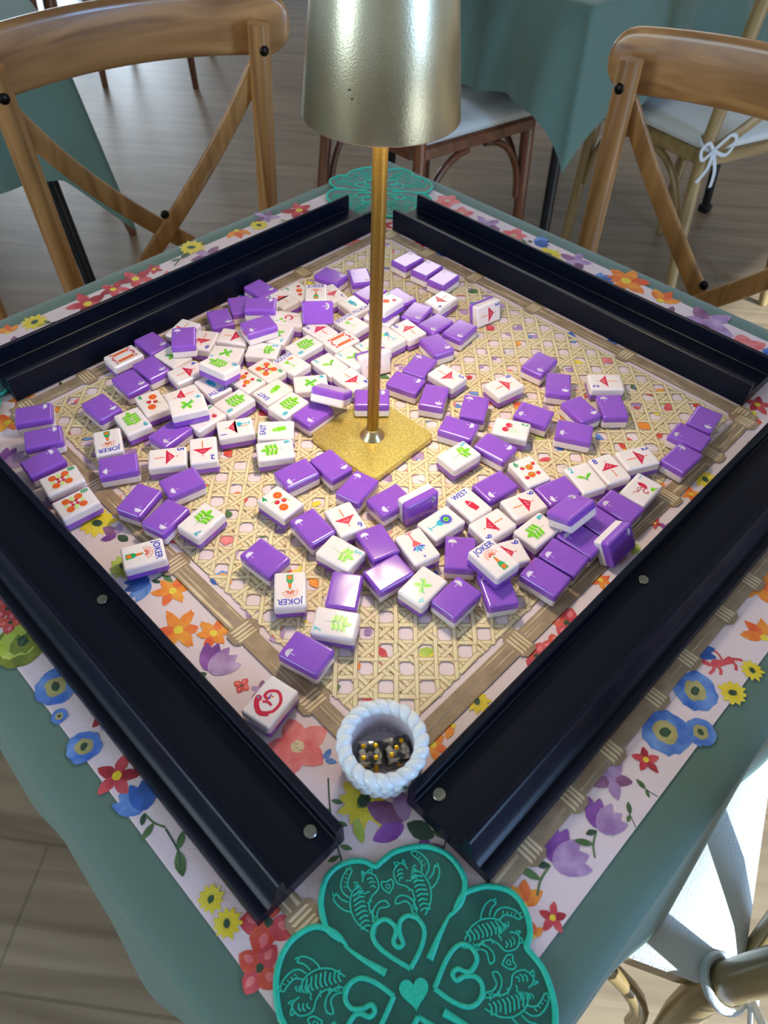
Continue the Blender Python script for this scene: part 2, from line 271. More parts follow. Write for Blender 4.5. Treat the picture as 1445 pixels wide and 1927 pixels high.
TILES = [
('P',-0.2958,-0.0204,0.00725,0.296,0.0,'topmost of the column of purple tiles beside the left rack, catching window glare'),
('P',-0.279,-0.0489,0.00725,0.361,0.0,'second from top in the column beside the left rack, streaked with glare'),
('P',-0.2705,-0.0774,0.00725,0.701,0.0,'third down the column beside the left rack, above the orange slice tiles'),
('dot8',-0.25,-0.0972,0.00725,0.641,0.0,'farther of two beside the left rack, touching purple'),
('dot8',-0.2327,-0.1208,0.00725,0.696,0.0,'nearer of two beside the left rack, by yellow flower'),
('P',-0.2415,-0.0107,0.00725,-0.764,0.0,'alone on the cane print between the left column and the pile'),
('dot4',-0.1997,-0.005,0.00725,2.144,0.0,'touching the purple pair near the far left rack'),
('bam9',-0.211,-0.0283,0.00725,-0.932,0.0,'touching the joker at left of the pile'),
('bam4',-0.1637,-0.0233,0.02095,0.373,0.0,'lying on a red umbrella tile, left of centre'),
('crak0',-0.1747,0.0043,0.00725,-2.58,0.0,'half hidden beneath a green leaf tile, left of centre'),
('P',-0.1772,-0.0421,0.00725,-2.218,0.0,'half under the raised green leaf tile, left of the pile'),
('dot3',-0.1518,-0.0235,0.00725,0.832,0.0,'~mostly covered by the raised green leaf tile'),
('joker',-0.2251,-0.0538,0.00725,-1.229,0.0,'above a purple tile near the left column, its word upside down'),
('P',-0.2107,-0.08,0.00725,-2.858,0.0,'directly below the leftmost upside down joker'),
('crak5',-0.1737,-0.0712,0.00725,0.184,0.0,'left of a side by side umbrella pair'),
('crak2',-0.1467,-0.0623,0.00725,-1.368,0.0,'right of a side by side umbrella pair'),
('P',-0.1576,-0.0979,0.00725,-2.536,0.0,'just below the umbrella pair with blue 5 and blue 2'),
('P',-0.1862,-0.117,0.00725,-1.964,0.0,'left one of the three loose purple tiles beside the teal 7 leaf tile'),
('P',-0.1632,-0.133,0.00725,-2.089,0.0,'directly left of the teal 7 leaf tile at the lower left'),
('bam7',-0.1361,-0.1369,0.00725,-2.174,0.0,'lower left, beside three purple tiles'),
('joker',-0.1719,-0.1685,0.00725,0.365,0.0,'resting against the near left rack on the printed flowers'),
('dot9',-0.2392,0.0595,0.00725,0.759,0.0,'at the far left end of the pile by the rack'),
('P',-0.2177,0.0807,0.00725,-0.786,0.0,'against the far left rack, farther than the two purple tiles in a row'),
('P',-0.184,0.071,0.02095,1.727,0.0,'stacked on top of umbrella tiles near the far left rack'),
('crak0',-0.1928,0.1024,0.00725,-1.99,0.0,'mostly hidden beneath a raised purple tile by the rack'),
('crak8',-0.1706,0.0854,0.00725,-1.738,0.0,'right of a raised purple tile by far left rack'),
('crak3',-0.1428,0.0918,0.00725,-0.208,0.0,'~between the blue 8 umbrella and a raised purple tile'),
('bam4',-0.1468,0.0653,0.00725,2.993,0.0,'half covered by the tilted shiny leaf tile'),
('bam3',-0.1944,0.0601,0.00725,-0.703,0.0,'partly under a raised purple tile, upper left'),
('P',-0.2109,0.0435,0.00725,-0.804,0.0,'right one of the purple pair just below the far left rack'),
('P',-0.2248,0.0232,0.00725,-0.82,0.0,'left one of the purple pair just below the far left rack'),
('crak4',-0.1776,0.0374,0.00725,0.663,0.0,'just left of the word NORTH shaker tile'),
('north',-0.1516,0.0193,0.00725,-0.872,0.0,'touching the tilted shiny leaf tile, upper left of the pile'),
('bam8',-0.1301,-0.0028,0.00725,-2.31,0.0,'below the orange fruit 6, left of centre'),
('dot6',-0.1239,0.0266,0.00725,-0.708,0.0,'left of the four orange fruit 8 tile'),
('dot8',-0.1069,0.0417,0.00725,-0.759,0.0,'between the green 6 fruit tile and the SOUTH tile'),
('east',-0.0984,0.0119,0.00725,-2.34,0.0,'in the middle of the pile, right of the green 6 fruit tile'),
('bam8',-0.0835,-0.0058,0.00725,-2.285,0.0,'touching the nearer edge of pile EAST tile'),
('bam5',-0.1135,0.0714,0.00725,-0.116,0.0,'just below a raised purple tile, upper left'),
('bam3',-0.1018,0.0971,0.00725,-1.808,0.0,'mostly hidden beneath a raised purple tile, upper left'),
('bam8',-0.0761,0.0788,0.00725,-2.335,0.0,'above the SOUTH tile, left of the orange ring'),
('crak2',-0.0628,0.1037,0.00725,2.325,0.0,'partly hidden by the upright purple tile'),
('dot9',-0.0422,0.0869,0.00725,0.721,0.0,'left of the pole, beside two green leaf 2 tiles'),
('bam2',-0.0511,0.0509,0.00725,2.301,0.0,'left one of three by the lamp pole'),
('bam2',-0.0301,0.0619,0.00725,2.368,0.0,'middle one of three by the lamp pole'),
('bam2',-0.0117,0.0761,0.00725,2.281,0.0,'partly hidden behind the lamp pole'),
('crak4',-0.0299,0.0294,0.00725,-0.854,0.0,'just left of the lamp pole, handle pointing away'),
('bam4',-0.0663,0.0237,0.00725,0.156,0.0,'beneath a tilted purple tile by the pole'),
('P',-0.0616,-0.015,0.00725,-2.298,0.0,'touching the left corner of the gold lamp base'),
('P',-0.0121,-0.0018,0.01295,0.016,0.0,'sitting on the gold base behind the lamp pole'),
('east',-0.091,-0.0377,0.00725,-3.079,0.0,'left of the gold lamp base, its word reading upward'),
('bam6',-0.0892,-0.0616,0.00725,0.203,0.0,'directly below the sideways EAST tile'),
('crak1',-0.1246,-0.0356,0.00725,-2.876,0.0,'left of the sideways EAST tile'),
('P',-0.07,-0.0871,0.00725,-2.524,0.0,'leftmost of the arc of purple tiles below the gold base'),
('P',-0.0435,-0.0774,0.00725,-0.871,0.0,'second in the arc of purple tiles below the gold base'),
('P',-0.0222,-0.1012,0.00725,1.009,0.0,'touching the nearest corner of the gold lamp base'),
('P',0.0028,-0.1145,0.00725,-2.479,0.0,'left of the upright purple tile standing on its edge'),
('dot4',-0.0797,-0.1181,0.00725,2.43,0.0,'below the leftmost tile of the purple arc'),
('P',-0.054,-0.1415,0.00725,2.24,0.0,'left of the red umbrella tile with the handle pointing to the lamp'),
('crak6',-0.0301,-0.1343,0.00725,-1.076,0.0,'below the gold base, handle toward the lamp'),
('P',-0.0064,-0.1558,0.00725,2.048,0.0,'right of the umbrella below the gold base, faintly shiny'),
('bam5',-0.0325,-0.1661,0.00725,-0.597,0.0,'touching two purple tiles, lower middle'),
('P',-0.0858,-0.1704,0.00725,2.448,0.0,'alone above the lower joker with the green bottle'),
('joker',-0.0656,-0.1982,0.00725,-1.478,0.0,'lower middle, its word upside down'),
('P',-0.0286,-0.1984,0.00725,-1.716,0.0,'standing lengthwise above the lowest leaf tile, with a yellow white glare'),
('P',0.0015,-0.1833,0.00725,-2.523,0.0,'lying crosswise with the strongest yellow white glare'),
('bam7',-0.0336,-0.2248,0.00725,2.958,0.0,'lower middle, right of the upside down joker'),
('P',-0.0511,-0.247,0.00725,2.623,0.0,'nearest the viewer of all, below the lowest leaf tile'),
('dragon',-0.0708,-0.281,0.00725,0.997,0.0,'alone by the near left rack, nearest the viewer'),
('flower',0.0407,-0.1371,0.00725,0.694,0.0,'left of the red umbrella with blue 6'),
('martini',0.0222,-0.1594,0.00725,-1.052,0.0,'below the teal goblet tile'),
('bam4',0.0249,-0.1948,0.00725,-2.261,0.0,'lower middle, touching purple, with yellow glare'),
('P',0.0477,-0.2031,0.00725,0.825,0.0,'right of the shiny teal 4 leaf tile'),
('P',0.0529,-0.1651,0.00725,1.489,0.0,'left of the raised joker tile'),
('joker',0.0736,-0.1802,0.02095,2.244,0.0,'lying on top of others at the lower right'),
('crak9',0.0852,-0.1657,0.00725,0.329,0.0,'mostly hidden beneath the raised joker'),
('P',0.0764,-0.1959,0.00725,1.774,0.0,'beneath the near corner of the raised joker'),
('crak9',0.1042,-0.1179,0.00725,0.478,0.0,'right of the WEST tile, handle pointing left'),
('west',0.0627,-0.1177,0.00725,2.234,0.0,'right of the upright purple tile'),
('P',0.0843,-0.0989,0.00725,-2.52,0.0,'touching the far edge of the WEST tile'),
('crak6',0.0784,-0.139,0.00725,-2.505,0.0,'below the WEST tile, handle pointing right'),
('bam6',0.1111,-0.1433,0.00725,0.735,0.0,'between two umbrellas and the long purple row'),
('dot6',0.1132,-0.0826,0.00725,2.044,0.0,'alone right of centre between purple tiles'),
('P',0.1322,-0.1032,0.00725,-2.641,0.0,'below the orange fruit 6 at the right, partly under a tilted tile'),
('bam2',0.1558,-0.0895,0.00725,1.962,0.0,'left of three white tiles in a row'),
('crak8',0.1769,-0.079,0.00725,1.976,0.0,'middle of three white tiles in a row'),
('crak2',0.2022,-0.0663,0.00725,0.311,0.0,'right of three white tiles in a row'),
('flamingo',0.1972,-0.1011,0.00725,0.832,0.0,'right side, at the top of the long purple row'),
('P',0.1772,-0.1189,0.00725,2.379,0.0,'farthest of the five in the long row by the near right rack'),
('P',0.1588,-0.1344,0.00725,2.346,0.0,'second of the five in the long row, partly under a tilted tile'),
('P',0.1421,-0.1509,0.00725,2.392,0.0,'middle one of the five in the long row by the near right rack'),
('P',0.1264,-0.1677,0.00725,2.459,0.0,'fourth of the five in the long row by the near right rack'),
('P',0.1107,-0.1853,0.00725,2.444,0.0,'nearest of the five in the long row by the near right rack'),
('P',0.1405,0.0561,0.00725,-2.247,0.0,'alone at the upper right, farthest of the right scatter'),
('P',0.1533,0.0269,0.00725,-1.752,0.0,'left of the white umbrella 2 at the upper right'),
('crak2',0.1958,0.0297,0.00725,3.139,0.0,'upper right, its handle pointing right'),
('P',0.1952,-0.0028,0.00725,1.609,0.0,'directly below the umbrella 2 at the upper right'),
('P',0.1674,-0.0071,0.00725,-1.07,0.0,'slanted, left of the one below the umbrella 2 at the upper right'),
('P',0.1568,-0.035,0.00725,2.852,0.0,'crosswise, lowest of the upper right scatter'),
('P',0.1258,-0.014,0.00725,2.651,0.0,'behind the cherry tile, right of the lamp'),
('dot2',0.1044,-0.033,0.00725,-0.304,0.0,'right of the lamp among purple tiles'),
('P',0.0889,-0.0555,0.00725,-0.687,0.0,'just below the cherry tile, right of the lamp'),
('bam5',0.0587,-0.0655,0.00725,0.689,0.0,'right of the gold lamp base'),
('crak8',0.1046,0.0234,0.00725,0.6,0.0,'upper right of the lamp base, handle pointing left'),
('P',0.0176,0.0268,0.00725,-0.485,0.0,'left one of the pair above the gold base, emblem at its right end'),
('P',0.0309,0.0512,0.00725,1.067,0.0,'just above its crosswise neighbour, left of the blue 5 umbrella'),
('crak5',0.055,0.0361,0.00725,-0.77,0.0,'right of the lamp pole among purple tiles'),
('P',0.0418,0.0078,0.00725,-1.821,0.0,'between the blue 5 umbrella and the gold base'),
('P',0.0759,-0.0061,0.00725,1.324,0.0,'right of the gold base, its emblem at the far end'),
('P',0.0604,-0.0324,0.00725,-0.421,0.0,'touching the far edge of the green leaf 5 tile beside the base'),
('P',0.2703,-0.0182,0.00725,-2.203,0.0,'farthest of the three stepped tiles at the right end'),
('P',0.2518,-0.0402,0.00725,2.453,0.0,'middle one of the three stepped tiles at the right end'),
('P',0.2384,-0.0655,0.00725,0.772,0.0,'nearest of the three stepped tiles at the right end'),
('P',0.0235,0.2346,0.00725,0.782,0.0,'farthest of the row of three near the far corner'),
('P',0.0436,0.2172,0.00725,0.881,0.0,'middle one of the row of three near the far corner'),
('P',0.0601,0.1989,0.00725,0.892,0.0,'nearest of the row of three near the far corner'),
('P',-0.0269,0.2004,0.00725,-1.346,0.0,'just left of the pole near the far corner'),
('P',-0.057,0.2008,0.00725,-0.602,0.0,'left of the pole, second from it, near the far corner'),
('P',-0.0158,0.1702,0.00725,0.77,0.0,'mostly hidden behind the lamp pole'),
('dot3',0.0002,0.1318,0.02095,0.837,0.0,'~raised on other tiles, right of the pole'),
('north',-0.0312,0.1468,0.00725,-0.901,0.0,'left of the pole, its word upside down'),
('south',-0.0332,0.1155,0.00725,2.372,0.0,'farther one, left of the ring of oranges and the pole'),
('crak2',-0.004,0.1279,0.00725,-0.514,0.0,'~mostly hidden under the raised fruit tile behind the pole'),
('crak5',0.0216,0.106,0.00725,2.242,0.0,'right of the pole, beside the vase tile'),
('vase',0.0021,0.094,0.00725,2.294,0.0,'just right of the lamp pole, catching warm light'),
('P',0.0307,0.1363,0.00725,-2.059,0.0,'right of the raised fruit tile behind the pole, shiny'),
('P',0.0483,0.1172,0.00725,-2.378,0.0,'right of the upright pole, above the blue 5 umbrella, shiny'),
('P',0.0712,0.1071,0.00725,-2.21,0.0,'touching the upright umbrella tile'),
('P',0.0477,0.0832,0.00725,-1.076,0.0,'nearest of the purple tiles left of the upright umbrella tile'),
('P',0.0137,0.162,0.00725,-0.85,0.0,'partly hidden by the raised fruit tile behind the pole'),
('crak4',0.0556,0.1572,0.00725,-2.301,0.0,'left of the upright umbrella tile, handle pointing away'),
('P',-0.1271,0.1747,0.00725,-0.759,0.0,'farthest left one, against the far left rack'),
('dot3',-0.0878,0.1705,0.00725,2.369,0.0,'partly beneath the far joker'),
('joker',-0.0694,0.1571,0.01425,1.623,0.0,'far side of the pile, above the upright purple tile'),
('crak3',-0.055,0.1671,0.00725,-0.978,0.0,'partly beneath the far joker, right of it'),
('crak7',-0.1038,0.1555,0.00725,2.369,0.0,'left of the far joker, apex pointing left'),
('bird',-0.0933,0.1222,0.00725,2.937,0.0,'left of the upright purple tile at the far side'),
('P',-0.1202,0.1253,0.02095,0.021,0.0,'raised, upper one of two stacked purple tiles at the far left'),
('P',-0.1183,0.0914,0.02095,-2.613,0.0,'raised, lower one of two stacked purple tiles at the far left'),
('P',-0.1438,0.1449,0.00725,-1.263,0.0,'partly under a raised purple tile by the far left rack'),
('P',-0.1604,0.1218,0.00725,-1.198,0.0,'by the far left rack, left of the partly covered one'),
('south',-0.0857,0.052,0.00725,2.389,0.0,'middle of the pile, right of the four orange 8 tile'),
('P',0.0243,-0.1169,0.01053,0.608,1.501,'standing on its long edge below the gold base'),
('crak3',0.0984,0.1417,0.0106,0.602,1.361,'standing on edge at far right of pile'),
('P',-0.0656,0.1222,0.01984,0.044,0.908,'leaning upright below the far joker'),
('fish',-0.0115,0.0585,0.00987,0.435,1.326,'standing on its edge behind the lamp pole'),
('P',-0.0463,-0.0047,0.02315,-0.325,-0.524,'tilted on its side over a leaf tile, left of the lamp pole'),
('P',0.1349,-0.1361,0.02474,0.728,-0.384,'tilted on top of the others left of the flamingo tile'),
('P',0.1666,-0.1532,0.01063,0.79,1.047,'leaning up against the near right rack'),
('bam8',-0.1448,0.0262,0.0244,-0.559,-0.209,'tilted on top of others, blue white glare'),
]
FLOWERS = [
('poppy', -0.2599, -0.2055, 0.0116, 4.04),
('pansy', -0.2417, -0.2335, 0.0168, 4.88),
('anem', -0.2098, -0.2643, 0.0121, 5.18),
('anem', -0.1813, -0.3038, 0.0095, 1.34),
('anem', -0.2016, -0.2845, 0.0046, 3.8),
('red5', -0.1574, -0.3214, 0.013, 2.72),
('btul', -0.1409, -0.3372, 0.0127, 2.2),
('leaf', -0.1142, -0.3624, 0.0134, -1.2),
('yel', -0.0924, -0.3867, 0.0067, 4.42),
('yel', -0.0824, -0.3981, 0.0071, 1.78),
('poppy', -0.0611, -0.3973, 0.0143, 2.96),
('poppy', -0.0634, -0.4179, 0.0116, 4.12),
('anemY', -0.043, -0.4351, 0.0077, 5.36),
('ptul', 0.0956, -0.3648, 0.0146, 0.6),
('ptul', 0.1218, -0.346, 0.0121, 0.9),
('red5', 0.0866, -0.3949, 0.0075, 2.62),
('oran', 0.0725, -0.3856, 0.0113, 1.38),
('oran', 0.0754, -0.4018, 0.006, 1.44),
('leafg', 0.1387, -0.3421, 0.0067, 1.5),
('red5', 0.1554, -0.31, 0.0083, 1.46),
('anem', 0.1716, -0.2924, 0.0138, 3.6),
('anem', 0.1979, -0.2643, 0.013, 1.04),
('anem', 0.1933, -0.2923, 0.0086, 1.84),
('yel', 0.2215, -0.2656, 0.0086, 3.2),
('yel', 0.2395, -0.2495, 0.007, 4.94),
('oran5', 0.2664, -0.1801, 0.0169, 2.78),
('oran', 0.2537, -0.221, 0.0131, 2.16),
('btul', 0.2061, -0.2314, 0.0129, 0.4),
('lav5', 0.1323, -0.3213, 0.0126, 5.98),
('leafg', 0.171, -0.2682, 0.0088, 0.9),
('leafg', 0.1512, -0.3275, 0.0068, 2.2),
('redt', 0.221, -0.2437, 0.0127, 6.04),
('red5', -0.3043, 0.1658, 0.0161, 0.98),
('red5', -0.2663, 0.2139, 0.0146, 3.6),
('red5', -0.2849, 0.1929, 0.0121, 3.92),
('yel', -0.348, 0.133, 0.0094, 4.38),
('oran', -0.3698, 0.1182, 0.0093, 1.96),
('leafg', -0.3313, 0.1315, 0.0094, 0.1),
('lav5', -0.1966, 0.2625, 0.0153, 3.76),
('yel', -0.2186, 0.2804, 0.0107, 3.16),
('oran', -0.1712, 0.3153, 0.0123, 5.1),
('yel', -0.1487, 0.3334, 0.0081, 2.5),
('red5', -0.1042, 0.3712, 0.0154, 5.78),
('lav5', -0.1428, 0.3542, 0.0114, 3.84),
('leaf', -0.2261, 0.2561, 0.0117, 1.0),
('lav5', -0.3536, 0.0943, 0.0141, 4.6),
('red5', -0.2506, 0.2335, 0.008, 2.34),
('pink5', 0.077, 0.4009, 0.0132, 2.2),
('pink5', 0.0919, 0.3684, 0.0116, 2.64),
('lav5', 0.1196, 0.3404, 0.0152, 5.74),
('pink5', 0.1491, 0.3172, 0.0124, 3.62),
('btul', 0.1767, 0.302, 0.0098, 0.0),
('yel', 0.1831, 0.275, 0.0108, 5.68),
('lav5', 0.2119, 0.2609, 0.0143, 4.82),
('btul', 0.2322, 0.2219, 0.0104, 0.3),
('oran5', 0.26, 0.2225, 0.0197, 6.08),
('oran5', 0.255, 0.1795, 0.0156, 6.28),
('oran', 0.2916, 0.1882, 0.0146, 0.76),
('lav5', 0.2897, 0.1589, 0.011, 3.48),
('lav5', 0.3251, 0.1455, 0.0217, 4.1),
('pink5', 0.35, 0.1057, 0.0157, 1.48),
('btul', 0.3684, 0.0958, 0.0073, 0.0),
('yel', -0.2187, -0.1281, 0.0128, 5.96),
('pet', -0.2002, -0.1399, 0.0118, 2.6),
('yelg', -0.1895, -0.1686, 0.0099, 5.6),
('btul', -0.1723, -0.1845, 0.0127, 3.6),
('oran5', -0.1499, -0.1897, 0.0127, 4.42),
('oran5', -0.1399, -0.2219, 0.015, 0.12),
('oran5', -0.1159, -0.2242, 0.0121, 4.4),
('ptul', -0.1117, -0.2475, 0.0145, 1.0),
('lav5', -0.0792, -0.2663, 0.0081, 3.96),
('pink5', -0.0534, -0.303, 0.0185, 3.18),
('yel', -0.0128, -0.3348, 0.0122, 4.18),
('pet', 0.0114, -0.3477, 0.0168, 2.7),
('leafl', -0.0129, -0.3586, 0.0117, 1.9),
('pet', 0.0183, -0.3646, 0.0099, 0.3),
('ptul', -0.3069, -0.0624, 0.0146, 1.0),
('oran5', -0.3241, -0.0154, 0.0136, 5.48),
('oran5', -0.3231, 0.0163, 0.0103, 4.52),
('yel', 0.0572, -0.2727, 0.0081, 1.78),
('poppy', 0.0996, -0.2399, 0.0106, 4.26),
('poppy', 0.1237, -0.2137, 0.0124, 4.24),
('poppy', 0.1132, -0.2317, 0.0086, 3.08),
('oran5', 0.1541, -0.1775, 0.0077, 3.64),
('red5', 0.2065, -0.1232, 0.0058, 2.06),
('yel', 0.2593, -0.0755, 0.0096, 4.94),
('poppy', 0.3157, -0.0022, 0.0132, 4.28),
('red5', 0.3183, -0.0359, 0.0109, 1.48),
('leafg', 0.2663, -0.0558, 0.0089, 1.0),
('pet', 0.2139, -0.131, 0.0081, 1.0),
('oran', 0.2271, -0.1009, 0.0084, 2.7),
('oran5', 0.243, -0.0921, 0.0077, 1.4),
('oran', 0.0387, -0.2898, 0.0072, 3.34),
('oran5', 0.0284, -0.3015, 0.0084, 2.78),
('red5', 0.3334, 0.0181, 0.0125, 3.74),
('yel', 0.3238, 0.0064, 0.0048, 3.42),
('yelg', 0.184, -0.1469, 0.0064, 4.52),
('red5', 0.0443, 0.2964, 0.0085, 4.36),
('btul', 0.0638, 0.2733, 0.0084, 1.0),
('leafg', 0.1039, 0.2329, 0.0058, 1.0),
('red5', 0.0907, 0.2491, 0.0047, 4.68),
('yel', 0.1926, 0.1588, 0.0055, 4.12),
('poppy', -0.0921, -0.2627, 0.0054, 4.3),
('poppy', -0.2542, -0.217, 0.0086, 4.92),
('oran5', -0.2118, -0.1035, 0.0058, 5.86),
('blu', -0.0369, -0.3111, 0.0063, 6.08),
('pet', -0.2738, -0.0693, 0.0085, 2.0),
]

# ---------------------------------------------------------------- floral play mat
FM={}
MATS=[]
def fm(key,rgb,rough=.55,c2=None,ns=70,uv=False):
    m=mat('print_'+key,srgb(*rgb),rough,noise=.22 if not c2 else 0,c2=srgb(*c2) if c2 else None,nscale=ns,bump=.5,bscale=1400); FM[key]=len(MATS); MATS.append(m); return m
fm('base',(232,210,218),c2=(238,218,224),ns=8)
fm('red',(190,38,58),c2=(226,98,106)); fm('dred',(150,20,40),c2=(200,60,70)); fm('poppy',(205,48,40),c2=(232,110,84)); fm('pink',(226,92,100),c2=(242,150,150))
fm('orange',(236,110,40),c2=(246,168,60)); fm('dorange',(230,78,40),c2=(240,130,60)); fm('yellow',(232,200,24),c2=(242,222,80)); fm('blue',(40,92,190),c2=(120,160,225)); fm('dblue',(22,60,130),c2=(60,110,200))
fm('purple',(112,48,140),c2=(160,96,186)); fm('lav',(150,104,168),c2=(202,172,214)); fm('mauve',(110,58,104),c2=(168,116,160)); fm('green',(62,92,52),c2=(96,130,80)); fm('dgreen',(36,60,44),c2=(60,90,66)); fm('lime',(160,184,44),c2=(206,218,120)); fm('olive',(92,104,40),c2=(150,160,60)); fm('tan',(160,148,96),c2=(190,180,120)); fm('brown',(146,122,98),c2=(172,148,122)); fm('beige',(214,190,150),c2=(236,218,184)); fm('white',(236,224,226)); fm('grey',(122,112,110),c2=(150,140,136))
def cane_mat():
    m=mat('print_cane',srgb(224,204,150),.55,bump=.4,bscale=1400); nt=m.node_tree; N=nt.nodes.new; L=nt.links.new; b=nt.nodes['Principled BSDF']
    uv=N('ShaderNodeUVMap'); sp=N('ShaderNodeSeparateXYZ'); L(uv.outputs['UV'],sp.inputs[0])
    r=N('ShaderNodeValToRGB'); cr=r.color_ramp; cr.elements[0].position=0; cr.elements[0].color=srgb(160,132,92)
    cr.elements[1].position=1; cr.elements[1].color=srgb(160,132,92)
    for p,c in ((.10,(182,154,112)),(.2,(222,204,164)),(.42,(236,222,186)),(.5,(212,190,150)),(.58,(236,222,186)),(.8,(230,212,174)),(.91,(182,154,112))):
        e=cr.elements.new(p); e.color=srgb(*c)
    L(sp.outputs['Y'],r.inputs['Fac'])
    n=N('ShaderNodeTexNoise'); n.inputs['Scale'].default_value=220; tc=N('ShaderNodeTexCoord'); L(tc.outputs['Object'],n.inputs['Vector'])
    mx=N('ShaderNodeMix'); mx.data_type='RGBA'; mx.blend_type='SOFT_LIGHT'; mx.inputs['Factor'].default_value=.35; L(r.outputs['Color'],mx.inputs['A']); L(n.outputs['Color'],mx.inputs['B']); L(mx.outputs['Result'],b.inputs['Base Color'])
    return m
FM['cane']=len(MATS); MATS.append(cane_mat())
mb=bmesh.new(); uvl=mb.loops.layers.uv.new('UVMap'); hm=.3465
DZ=[0.00006]
def poly(pts,key,z=None,b=None):
    f=(b or mb).faces.new([ (b or mb).verts.new((p[0],p[1],z if z is not None else DZ[0])) for p in pts])
    f.material_index=FM[key]
    if f.calc_area()>0:
        f.normal_update()
        if f.normal.z<0: f.normal_flip()
    return f
def tr(pts,x,y,s,a): c,d=math.cos(a),math.sin(a); return [(x+s*(px*c-py*d),y+s*(px*d+py*c)) for px,py in pts]
BZ=[.0000025]
def bump_z(): DZ[0]+=BZ[0]
def petal(x,y,a,L,W,key,tip=0.0,r0=.08,jag=0,rnd=random):
    pts=[]; n=14
    for i in range(n):
        t=2*PI*i/n; u=.5-.5*math.cos(t); w=math.sin(t)
        wd=W*(math.sin(PI*min(1,u**(.8+tip)))**.75 if 0<u<1 else 0)
        pts.append((L*(r0+(1-r0)*u)*(1+(rnd.uniform(-jag,jag) if u>.6 else 0)),(.5*wd if w>0 else -.5*wd)*(1+rnd.uniform(-.07,.07))))
    poly(tr(pts,x,y,1,a),key); bump_z()
def blob(x,y,r,key,n=18,j=.08,sx=1,sy=1,a=0):
    pts=[(sx*r*(1+random.uniform(-j,j))*math.cos(2*PI*i/n),sy*r*(1+random.uniform(-j,j))*math.sin(2*PI*i/n)) for i in range(n)]
    poly(tr(pts,x,y,1,a),key); bump_z()
def stem(pts,w,key):
    P=[Vector((p[0],p[1],0)) for p in pts]; P=spline(P,6) if len(P)>2 else P; A=[];B=[]
    for i,p in enumerate(P):
        t=(P[min(i+1,len(P)-1)]-P[max(i-1,0)]).normalized(); s=Vector((-t.y,t.x,0))*w/2; A.append(p+s);B.append(p-s)
    for i in range(len(P)-1): poly([A[i],A[i+1],B[i+1],B[i]],key)
    bump_z()
def lf(x,y,a,L,W,key): petal(x,y,a,L,W,key,.2,0)
